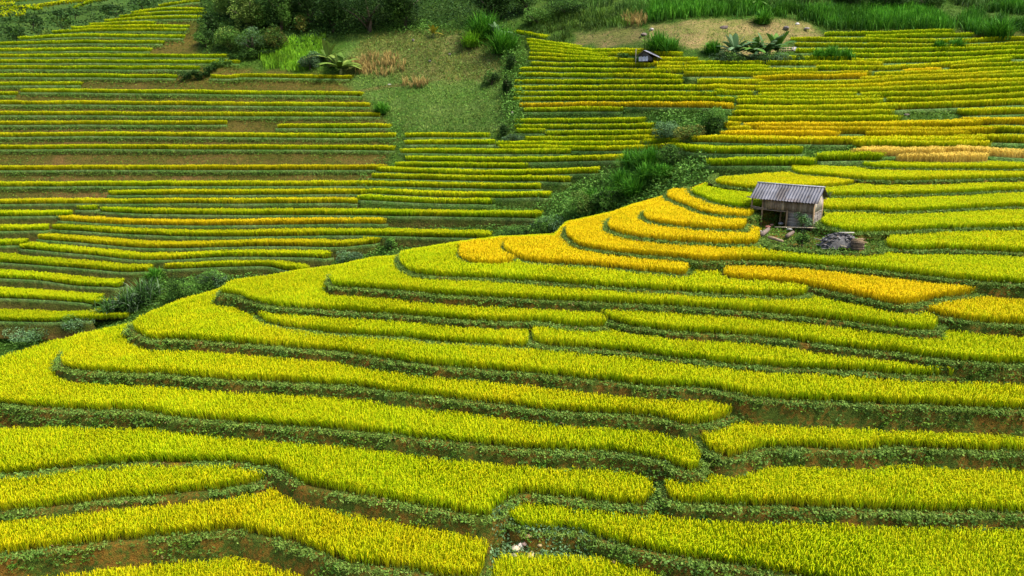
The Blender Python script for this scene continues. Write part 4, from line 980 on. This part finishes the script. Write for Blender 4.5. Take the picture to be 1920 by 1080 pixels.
def planks(name, p0, p1, z0, z1, horiz=False, w=.17, base=GRAY, top=None, gap=.012):
    a = Acc(); p0 = np.array(p0, float); p1 = np.array(p1, float); L = np.linalg.norm(p1-p0); d = (p1-p0)/L; rz = math.atan2(d[1], d[0])
    if not horiz:
        t = 0
        while t < L-.03:
            ww = min(w*R.uniform(.75, 1.3), L-t); m = p0+d*(t+ww/2); zt = z1 if top is None else top(t+ww/2)
            zl = z0+R.uniform(-.05, .03); col = base*R.uniform(.55, 1.3)*np.array([1, R.uniform(.93, 1.03), R.uniform(.85, 1.05)])
            a.box((m[0], m[1], (zl+zt)/2), (ww-gap, .03+R.uniform(0, .012), zt-zl), rz, col); t += ww
    else:
        z = z0
        while z < z1-.02:
            hh = min(w*R.uniform(.8, 1.25), z1-z); k = R.uniform(.35, .65)*L
            for s, e in ((0, k), (k, L)):
                m = p0+d*(s+e)/2; a.box((m[0], m[1]+R.uniform(-.012, .012), z+hh/2), (e-s-.015, .035, hh-gap), rz+R.uniform(-.006, .006), base*R.uniform(.6, 1.25))
            z += hh
    return a.build(name, M_WOOD, hut)
gab = lambda t: HW+(RZ-.12-HW)*(1-abs(t-HD*.5)/(HD*.5)) 
planks('plank_wall', (0, 0), (HL, 0), HF, HW, base=BRN*1.35)
planks('plank_wall', (HL+.02, .02), (HL+.02, HD), HF-.05, HW, base=GRAY*1.25, top=gab)
planks('plank_wall', (0, .02), (0, HD), HF, HW, base=BRN, top=gab)
planks('plank_wall', (0, HD), (HL, HD), HF, HW, base=BRN)
k = .5*HL
planks('lower_wall', (k, .05), (HL+.03, .05), .02, HF-.12, True, .11, GRAY*.95)
planks('lower_wall', (HL+.03, .08), (HL+.03, HD-.1), .02, HF-.02, True, .11, GRAY*.9)
planks('lower_wall', (k, .08), (k, HD-.1), .02, HF-.12, True, .12, GRAY*.7)
a = Acc(); a.box((HL/2, HD/2, HF-.05), (HL-.06, HD-.1, .04), 0, DK)
for yy_ in np.linspace(.0, HD, 4): a.tube([[-.78, yy_, HF-.1], [HL+.1, yy_, HF-.1+R.uniform(-.02, .02)]], .04, BRN)
a.build('floor', M_WOOD, hut)
for px_, py_, hh in ((-.86, .05, HW+.1), (-.86, HD-.1, HW+.1), (0, 0, HW), (0, HD, HW), (.31*HL, HD-.2, HF), (.31*HL, .9, HF), (k, .0, HF), (HL, -.01, HW), (HL, HD, HW)):
    a = Acc(); a.tube([[px_, py_-.06, -.35], [px_+R.uniform(-.02, .02), py_-.06, hh*.5], [px_, py_-.06, hh]], [.075, .07, .06], BRN*R.uniform(.9, 1.5)*np.array([1.15, 1.0, .75]), 8); a.build('post', M_WOOD, hut)
a = Acc()
for z_, y_ in ((HF-.02, -.03), (HF+.08, -.08)): a.tube([[-.95, y_, z_+.05], [-.2, y_, z_-.03], [.35, y_, z_-.07]], .035, BRN*1.4)
a.tube([[-.86, -.1, HF-.02], [-.86, HD+.1, HF]], .04, BRN); a.build('porch_rail', M_WOOD, hut)
a = Acc()
for t in np.linspace(0, 1, 7):
    xx_ = -.55+t*(HL+.6)
    a.tube([[xx_, ye+.05, ze-.06], [xx_, yr_, RZ-.08]], .03, DK); a.tube([[xx_, yb-.05, zb-.06], [xx_, yr_, RZ-.085]], .03, DK)
for y_, z_ in ((0, HW+.05), (HD, HW+.06), (yr_, RZ-.12)): a.tube([[x0+.05, y_, z_], [x1-.03, y_, z_]], .04, DK*1.3)
a.build('rafters', M_WOOD, hut)
a = Acc(); a.box((-1.0, -.28, HW+.13), (.5, .14, .03), .3, DK*1.2, None); a.box((-1.1, -.2, HW+.05), (.44, .1, .03), -.5, DK); a.build('loose_boards', M_WOOD, hut)
Rz = Matrix.Rotation(ang, 4, 'Z'); Hm = Matrix.Translation(Vector(A)) @ Rz
def hp(x, y, z=0.0): return np.array(Hm @ Vector((x, y, z)))
# ladder leaning up to the floor
lad = empty('ladder', hp(.45, HD-.75), ang); tag(lad, 'dark wooden ladder leaning up under the hut floor between the posts', 'ladder')
for s in (-.17, .17):
    a = Acc(); a.tube([[s-.12, -.3, 0], [s+.1, .3, HF-.05]], .028, DK); a.build('rail', M_WOOD, lad)
for q in range(5):
    t = .12+q*.18; a = Acc(); a.tube([[-.19-.12+.22*t, -.3+.6*t, t*HF], [.19-.12+.22*t, -.3+.6*t, t*HF]], .018, DK*1.2, 6); a.build('rung', M_WOOD, lad)
def rock(name, P, size, col, lab, cat='rock', seed=0, group=None, sub=2, mat=None):
    import bmesh
    bm = bmesh.new(); bmesh.ops.create_icosphere(bm, subdivisions=3, radius=1.0)
    V = np.array([v.co[:] for v in bm.verts]); T = np.array([[v.index for v in f.verts] for f in bm.faces]); bm.free()
    n = V*(1+.55*(fnoise(V+seed*7.3, .9, seed)-.5)+.25*(fnoise(V+seed*3.1, 2.2, seed+5)-.5))[:, None]
    for q in range(5):                       # a few cleaved faces
        d = np.random.default_rng(seed*10+q).normal(0, 1, 3); d /= np.linalg.norm(d); m = n@d; c = .72; n = n-np.clip(m-c, 0, None)[:, None]*d*.85
    n = n*np.array(size)/2
    C = np.array(col)[None]*(.75+.5*fnoise(n*3, 2.0/max(size), seed))[:, None]
    o = mesh_np(name, n, T, mat or M_STONE, C); o.location = tuple(P); o.rotation_euler = (0, 0, seed*1.7); tag(o, lab, cat, group); return o
def on_P(x, y): return on_plane(x, y, zP)
def log(name, x_0, y_0, x_1, y_1, r, col, lab, cat='log', lift=.12):
    p = on_P(x_0, y_0); q = on_P(x_1, y_1); a = Acc(); m = (p+q)/2; d = (q-p)/2
    a.tube([-d+[0, 0, lift], -d*.3+[0, 0, lift+.02], d*.4+[0, 0, lift-.01], d+[0, 0, lift]], [r, r*1.05, r*.95, r*.8], col, 9)
    o = a.build(name, M_WOOD, None); o.location = tuple(m); tag(o, lab, cat); return o
log('log', 1428, 443, 1441, 432, .17, (.17, .13, .10), 'thick grey-brown log lying end-on below the left front post of the hut')
log('log', 1441, 448, 1467, 455, .11, (.30, .21, .12), 'tan weathered log lying lowest below the hut')
log('log', 1475, 446, 1487, 438, .14, (.15, .11, .08), 'short dark log beside the lower shrub under the hut')
log('log', 1402, 432, 1411, 427, .09, (.22, .16, .12), 'small brown log under the outer hut post')
log('bamboo_pole', 1452, 431, 1604, 435, .035, (.42, .34, .22), 'long straight pale bamboo pole lying across the yard below the hut', 'pole', .22)
log('bamboo_pole', 1526, 452, 1586, 468, .035, (.36, .29, .19), 'thinner pole slanting down towards the woodpile', 'pole', .2)
log('bamboo_pole', 1430, 412, 1468, 416, .03, (.35, .30, .22), 'thin pole on the ground under the hut floor', 'pole', .15)
for i, (x, y, s, col, lab) in enumerate([(1440, 427, (.5, .4, .22), (.24, .10, .07), 'reddish flat stone under the front edge of the hut'), (1464, 421, (.5, .35, .25), (.42, .40, .37), 'pale grey stone under the hut by the lower wall'), (1447, 423, (.35, .3, .2), (.20, .10, .07), 'small reddish brick-like stone behind the flat one'),
      (1480, 431, (.55, .3, .16), (.40, .38, .33), 'flat pale stone beside the long bamboo pole'), (1414, 434, (.35, .25, .15), (.26, .22, .19), 'little brown stone left of the thick log'), (1587, 463, (.28, .2, .2), (.75, .74, .72), 'white stone left of the woodpile'), (1425, 434, (.3, .25, .14), (.36, .33, .3), 'little grey stone next to the thick log')]):
    rock('rock', on_P(x, y)+np.array([0, 0, s[2]*.3]), s, col, lab, seed=i+1, group='stones in the hut yard')
# woodpile: a stack of split sticks
wp = Acc(); c0 = on_P(1612, 470); R = np.random.default_rng(12)
for r_ in range(8):
    for q in range(7 if r_ % 2 else 8):
        y_ = (q-3.5)*.13; z_ = .07+r_*.085; l = R.uniform(.85, 1.15)
        if r_ < 7: wp.tube([[-l/2+R.normal(0, .05), y_, z_], [l/2+R.normal(0, .05), y_+R.normal(0, .04), z_+R.normal(0, .02)]], .042, np.array((.17, .12, .08))*R.uniform(.2, 1.1), 6)
        else: wp.tube([[R.normal(0, .1)-.5, y_*1.1, z_+.05], [.55+R.normal(0, .1), y_*1.1+R.normal(0, .25), z_+R.uniform(0, .12)]], .03, np.array((.30, .21, .11))*R.uniform(.4, 1.2), 6)
o = wp.build('woodpile', M_WOOD); o.scale = (.72, .8, .9); o.location = tuple(c0+np.array([0, .4, 0])); o.rotation_euler = (0, 0, -.25); tag(o, 'waist-high stack of split brown sticks right of the grey rubble mound', 'woodpile')
# grey heap of broken roofing slabs
c1 = on_P(1568, 461); hp_ = Acc(); R = np.random.default_rng(14)
n_ = 24; gxx, gyy = np.meshgrid(np.linspace(-1.15, 1.15, n_), np.linspace(-.8, .8, n_)); hh = np.clip(1-(np.abs(gxx*.72-.15))**2-(gyy/.85)**2, 0, 1)**.7*.85
Vq = np.stack([gxx, gyy, hh+(fnoise(np.stack([gxx, gyy, gxx*0], -1), 4, 2)-.5)*.28*(hh > 0)], -1).reshape(-1, 3); ii = (np.arange(n_-1)[:, None]*n_+np.arange(n_-1)[None]).ravel()
hp_.add(Vq-[0, 0, .06], np.concatenate([np.c_[ii, ii+1, ii+n_+1], np.c_[ii, ii+n_+1, ii+n_]]), np.array((.10, .095, .09))*(.5+1.0*fnoise(Vq, 5, 9))[:, None])
for q in range(70):
    x_, y_ = R.uniform(-.95, 1.0), R.uniform(-.6, .5); z_ = max(0, 1-(abs(x_*.72-.15))**2-(y_/.85)**2)**.7*.85
    M = Matrix.Rotation(R.uniform(-.6, .6), 3, 'X') @ Matrix.Rotation(R.uniform(-.5, .5), 3, 'Y') @ Matrix.Rotation(R.uniform(0, 3), 3, 'Z')
    hp_.box((x_, y_, z_+.02), (R.uniform(.12, .38), R.uniform(.1, .25), R.uniform(.03, .07)), 0, np.array((.16, .15, .145))*R.uniform(.2, 1.4), M)
hp_.box((-.62, -.35, .42), (1.25, .09, .05), 0, (.36, .27, .19), Matrix.Rotation(-.55, 3, 'Y'))
hp_.box((.5, -.2, .98), (1.0, .16, .05), .05, (.42, .38, .33))
o = hp_.build('rubble_heap', M_STONE); o.location = tuple(c1); o.rotation_euler = (0, 0, -.1); tag(o, 'grey mound of broken slabs with boards on top, right of the hut', 'rubble')
# shrubs by the hut
def near_shrub(x, y, w, h, a_, b_, lab, n=700, leaf=.12, seed=0):
    P = on_P(x, y); s = px_size(P); build_shrub('shrub', P-np.array([0, 0, .08]), w/s, h/s*1.08, a_, leaf, lab, 'shrub', None, n, 9, True, b_, 500+seed)
near_shrub(1503, 431, 40, 36, 'grey', 'mid', 'feathery green shrub growing against the lower hut wall', 750, .13, 1)
near_shrub(1503, 459, 34, 30, 'mid', 'dark', 'dark leafy shrub in the yard below the feathery one', 800, .13, 2)
near_shrub(1542, 420, 28, 26, 'dark', 'grey', 'dark shrub at the right rear corner of the hut', 500, .12, 3)
P = on_P(1544, 402); s = px_size(P); root = empty('small_tree', P); a = Acc(); a.tube([[0, 0, -.2], [.1, 0, .9], [-.05, 0, 1.6]], [.07, .06, .03], DK*1.2); a.tube([[.1, 0, .9], [.4, .1, 1.6], [.5, .1, 1.9]], [.04, .03, .015], DK*1.2); a.tube([[.0, 0, .4], [-.3, .0, 1.0]], [.04, .02], DK*1.2); a.build('trunk', M_WOOD, root)
p_, k_ = crown_pts(160, (.5, .4, .45), 6, np.random.default_rng(77)); mesh_np('crown', *leaves(p_+[.3, 0, 1.2], .11, .06, pal('mid', len(p_)))[:2], M_LEAF, np.repeat(pal('mid', len(p_)), 4, 0), root); tag(root, 'nearly bare crooked little tree behind the right end of the hut', 'tree')

# white rocks between the lowest terraces
def nr(x, y): return on_plane(x, y, float(cast(x, y)[2]))
for i, (x, y, s, col, lab) in enumerate([(966, 1034, (.40, .32, .42), (.62, .50, .33), 'cream coloured rock, left of the pair at the bottom of the photo'), (976, 1030, (.32, .26, .48), (.80, .72, .58), 'upright white rock, right of the pair at the bottom of the photo'), (963, 1043, (.28, .22, .2), (.55, .42, .34), 'small pinkish rock under the cream and white pair'),
      (995, 1041, (.55, .3, .14), (.42, .32, .16), 'flat mossy tan rock right below the white rock'), (983, 1021, (.34, .26, .2), (.32, .22, .17), 'brown rock behind the white rock'), (1012, 1023, (.3, .24, .2), (.40, .29, .12), 'ochre rock further right of the white rock'), (991, 1006, (.4, .26, .16), (.36, .22, .10), 'rust coloured rock at the foot of the greener terrace tip')]):
    P = nr(x, y); rock('rock', P+np.array([0, 0, s[2]*.25]), s, col, lab, seed=20+i, group='rocks between the lowest terraces')

# ---------------------------------------------------------------- small far hut, its pole, the fence by the bananas
P = far_pt(1203, 124)+np.array([0, -1.2, .75]); s = px_size(P); k = 1.25/s
far = empty('hut', P, -.45); tag(far, 'tiny far hut with sloping grey roof and pale tarpaulin front amid upper terraces', 'hut')
a = Acc(); w_ = 21*k; d_ = 3.6; h0, h1 = 9*k, 15*k
V = [[-6*k, 0, 0], [13*k, 0, 0], [13*k, 0, 5*k], [2*k, 0, h1*.95], [-6*k, 0, 10*k]]; V += [[x, d_, z] for x, y, z in V]
T = [[0, 1, 2], [0, 2, 3], [0, 3, 4], [5, 7, 6], [5, 8, 7], [5, 9, 8], [0, 5, 6], [0, 6, 1], [1, 6, 7], [1, 7, 2], [0, 4, 9], [0, 9, 5]]
a.add(V, T, (.10, .09, .09)); a.build('wall', M_WOOD, far)
a = Acc(); nq = 10; Vt = []; 
for q in range(nq):
    for z_ in (0, .35, .7, 1): Vt.append([(-6.2+13.5*q/(nq-1))*k, -.12-.12*math.sin(q*1.7+z_*3), z_*6.5*k*(1-.15*math.sin(q*2.1))])
Tt = []
for q in range(nq-1):
    for z_ in range(3): i0 = q*4+z_; Tt += [[i0, i0+4, i0+5], [i0, i0+5, i0+1]]
a.add(Vt, Tt, (.46, .46, .52)); a.build('tarpaulin', M_CLOTH, far)
def slab_roof(xa, za, xb, zb_, col):
    a = Acc(); nx_ = 26; t = np.linspace(-.5, d_+.4, nx_); V = []
    for th in (0, -.07):
        for yv, c_ in zip(t, .03*np.sin(np.arange(nx_)*2.1)): V += [[xa, yv, za+th+c_], [xb, yv, zb_+th+c_]]
    T = []
    for l in (0, 1):
        for q in range(nx_-1): i0 = l*nx_*2+q*2; T += [[i0, i0+1, i0+3], [i0, i0+3, i0+2]]
    n2 = nx_*2
    T += [[0, 1, n2+1], [0, n2+1, n2], [1, n2-1, 2*n2-1], [1, 2*n2-1, n2+1], [0, n2, 2*n2-2], [0, 2*n2-2, n2-2]]
    a.add(V, T, col); a.build('roof', M_ROOF, far)
slab_roof(1.5*k, h1*1.02, 29*k, 1.2*k+2*k, (.30, .30, .36)); slab_roof(1.5*k, h1*1.02, -8.5*k, 8*k, (.14, .13, .13))
a = Acc()
for xx_ in (22*k, 27*k): a.tube([[xx_, .1, -.4], [xx_, .1, 4.5*k if xx_ < 25*k else 2.5*k]], .07, DK)
a.build('post', M_WOOD, far)
pole = Acc(); pole.tube([[0, 0, -.5], [.03, 0, 11*k], [0, 0, 25*k]], [.06, .05, .04], (.34, .31, .24)); o = pole.build('pole', M_WOOD); Pp = far_pt(1190, 124); o.location = tuple(Pp-np.array([0, .6, 0])); tag(o, 'thin pale upright pole in front of the tiny far hut', 'pole')
P = far_pt(1195, 112); 
build_shrub('bush', far_pt(1172, 113), 3.4, 1.4, 'mid', .3, 'flat green vine heap left of the tiny far hut', 'bush', None, 500, 9, False, None, 901)
P = far_pt(1477, 97); s = px_size(P); k = 1/s; fe = empty('fence', P); tag(fe, 'small tan stick fence beside the right-hand banana plant', 'fence')
for x_ in (-12, -7, -3, 2, 7, 11):
    a = Acc(); a.tube([[x_*k, 0, -.3], [x_*k, 0, 8*k*R.uniform(.8, 1.15)]], .07, (.40, .30, .17)); a.build('post', M_WOOD, fe)
for z_ in (3, 7):
    a = Acc(); a.tube([[-13*k, -.05, z_*k], [12*k, -.05, (z_+.6)*k]], .05, (.45, .35, .2)); a.build('rail', M_WOOD, fe)
a = Acc(); Vt = []; Tt = []
for q in range(7):
    for z_ in range(4): Vt.append([(-4+8.*q/6)*k, -.1-.22*math.sin(q*1.4+z_), (8.4-z_*2.4*(1-.3*math.sin(q*2.2)))*k])
for q in range(6):
    for z_ in range(3): i0 = q*4+z_; Tt += [[i0, i0+4, i0+5], [i0, i0+5, i0+1]]
a.add(Vt, Tt, (.78, .80, .84)); o = a.build('cloth', M_CLOTH); o.location = tuple(far_pt(1488, 97)); tag(o, 'white cloth hung over the stick fence by the bananas', 'cloth')
# stones at the edges of the tan field and on the slopes
for i, (x, y, s, col, lab) in enumerate([(1357, 54, (2.6, 1.6, 1.5), (.12, .09, .075), 'dark brown rock heap standing in the tan field'), (1473, 54, (2.4, 1.4, 1.3), (.15, .13, .12), 'dark grey rock at the right side of the tan field'), (1495, 46, (1.6, 1.0, .9), (.40, .38, .36), 'pale grey stone at the upper right corner of the tan field'),
      (1512, 54, (2.0, 1.1, .8), (.30, .25, .22), 'brownish flat stone at the right end of the tan field'), (1222, 56, (1.6, 1.2, .9), (.34, .31, .28), 'grey stone at the left corner of the tan field'), (1208, 66, (2.0, 3.0, 1.0), (.14, .11, .09), 'dark stony bank between the two tan fields'),
      (775, 76, (1.2, .9, 1.2), (.10, .085, .075), 'dark stump-like rock high on the grassy slope'), (843, 102, (1.2, .9, .7), (.16, .13, .12), 'dark stone right on the grassy slope'), (806, 115, (1.2, .9, .8), (.13, .11, .11), 'dark rock mid-slope beside the maize'), (960, 215, (.9, .7, 1.6), (.45, .38, .30), 'tan stone in the gully right of the grassy slope'),
      (1700, 217, (1.8, 1.2, .7), (.18, .13, .11), 'reddish dark stone heap on a green bank of the right slope'), (730, 159, (1.3, .8, .5), (.40, .38, .35), 'pale flat stone on the path under the maize')]):
    P = far_pt(x, y); s = tuple(v*.62 for v in s); rock('rock', P+np.array([0, 0, s[2]*.1]), s, col, lab, seed=50+i, group='stones on the far slopes')
# ---------------------------------------------------------------- light, camera
w = bpy.data.worlds.new('World'); SC.world = w; w.use_nodes = True
nt = w.node_tree; nt.nodes.clear()
out = nt.nodes.new('ShaderNodeOutputWorld'); bg = nt.nodes.new('ShaderNodeBackground'); sky = nt.nodes.new('ShaderNodeTexSky')
EL, AZ = math.radians(58), math.radians(118)          # azimuth clockwise from +Y
sky.sky_type = 'NISHITA'; sky.sun_disc = False; sky.sun_elevation = EL; sky.sun_rotation = AZ
sky.dust_density = 3.0; sky.air_density = 1.0
bg.inputs[1].default_value = .13
nt.links.new(sky.outputs[0], bg.inputs[0]); nt.links.new(bg.outputs[0], out.inputs[0])
sl = bpy.data.lights.new('sun', 'SUN'); sl.energy = 2.3; sl.angle = math.radians(14); sl.color = (1, .97, .90)
so = bpy.data.objects.new('sun', sl); COL.objects.link(so)
dirv = Vector((math.sin(AZ)*math.cos(EL), math.cos(AZ)*math.cos(EL), math.sin(EL)))
so.rotation_euler = dirv.to_track_quat('Z', 'Y').to_euler(); so.location = dirv*120
cam = bpy.data.cameras.new('camera'); cam.sensor_width = 36; cam.lens = FPX/1920*36; cam.clip_end = 2000; cam.clip_start = .5
co = bpy.data.objects.new('camera', cam); COL.objects.link(co); co.location = (0, 0, ZC); co.rotation_euler = (PI/2-TH, 0, 0)
SC.camera = co
vs = SC.view_settings; vs.view_transform = 'Standard'; vs.look = 'None'; vs.gamma = 1; vs.exposure = 1.4; vs.use_curve_mapping = False
SC.cycles.max_bounces = 6; SC.cycles.diffuse_bounces = 3; SC.cycles.transmission_bounces = 3; SC.cycles.glossy_bounces = 2
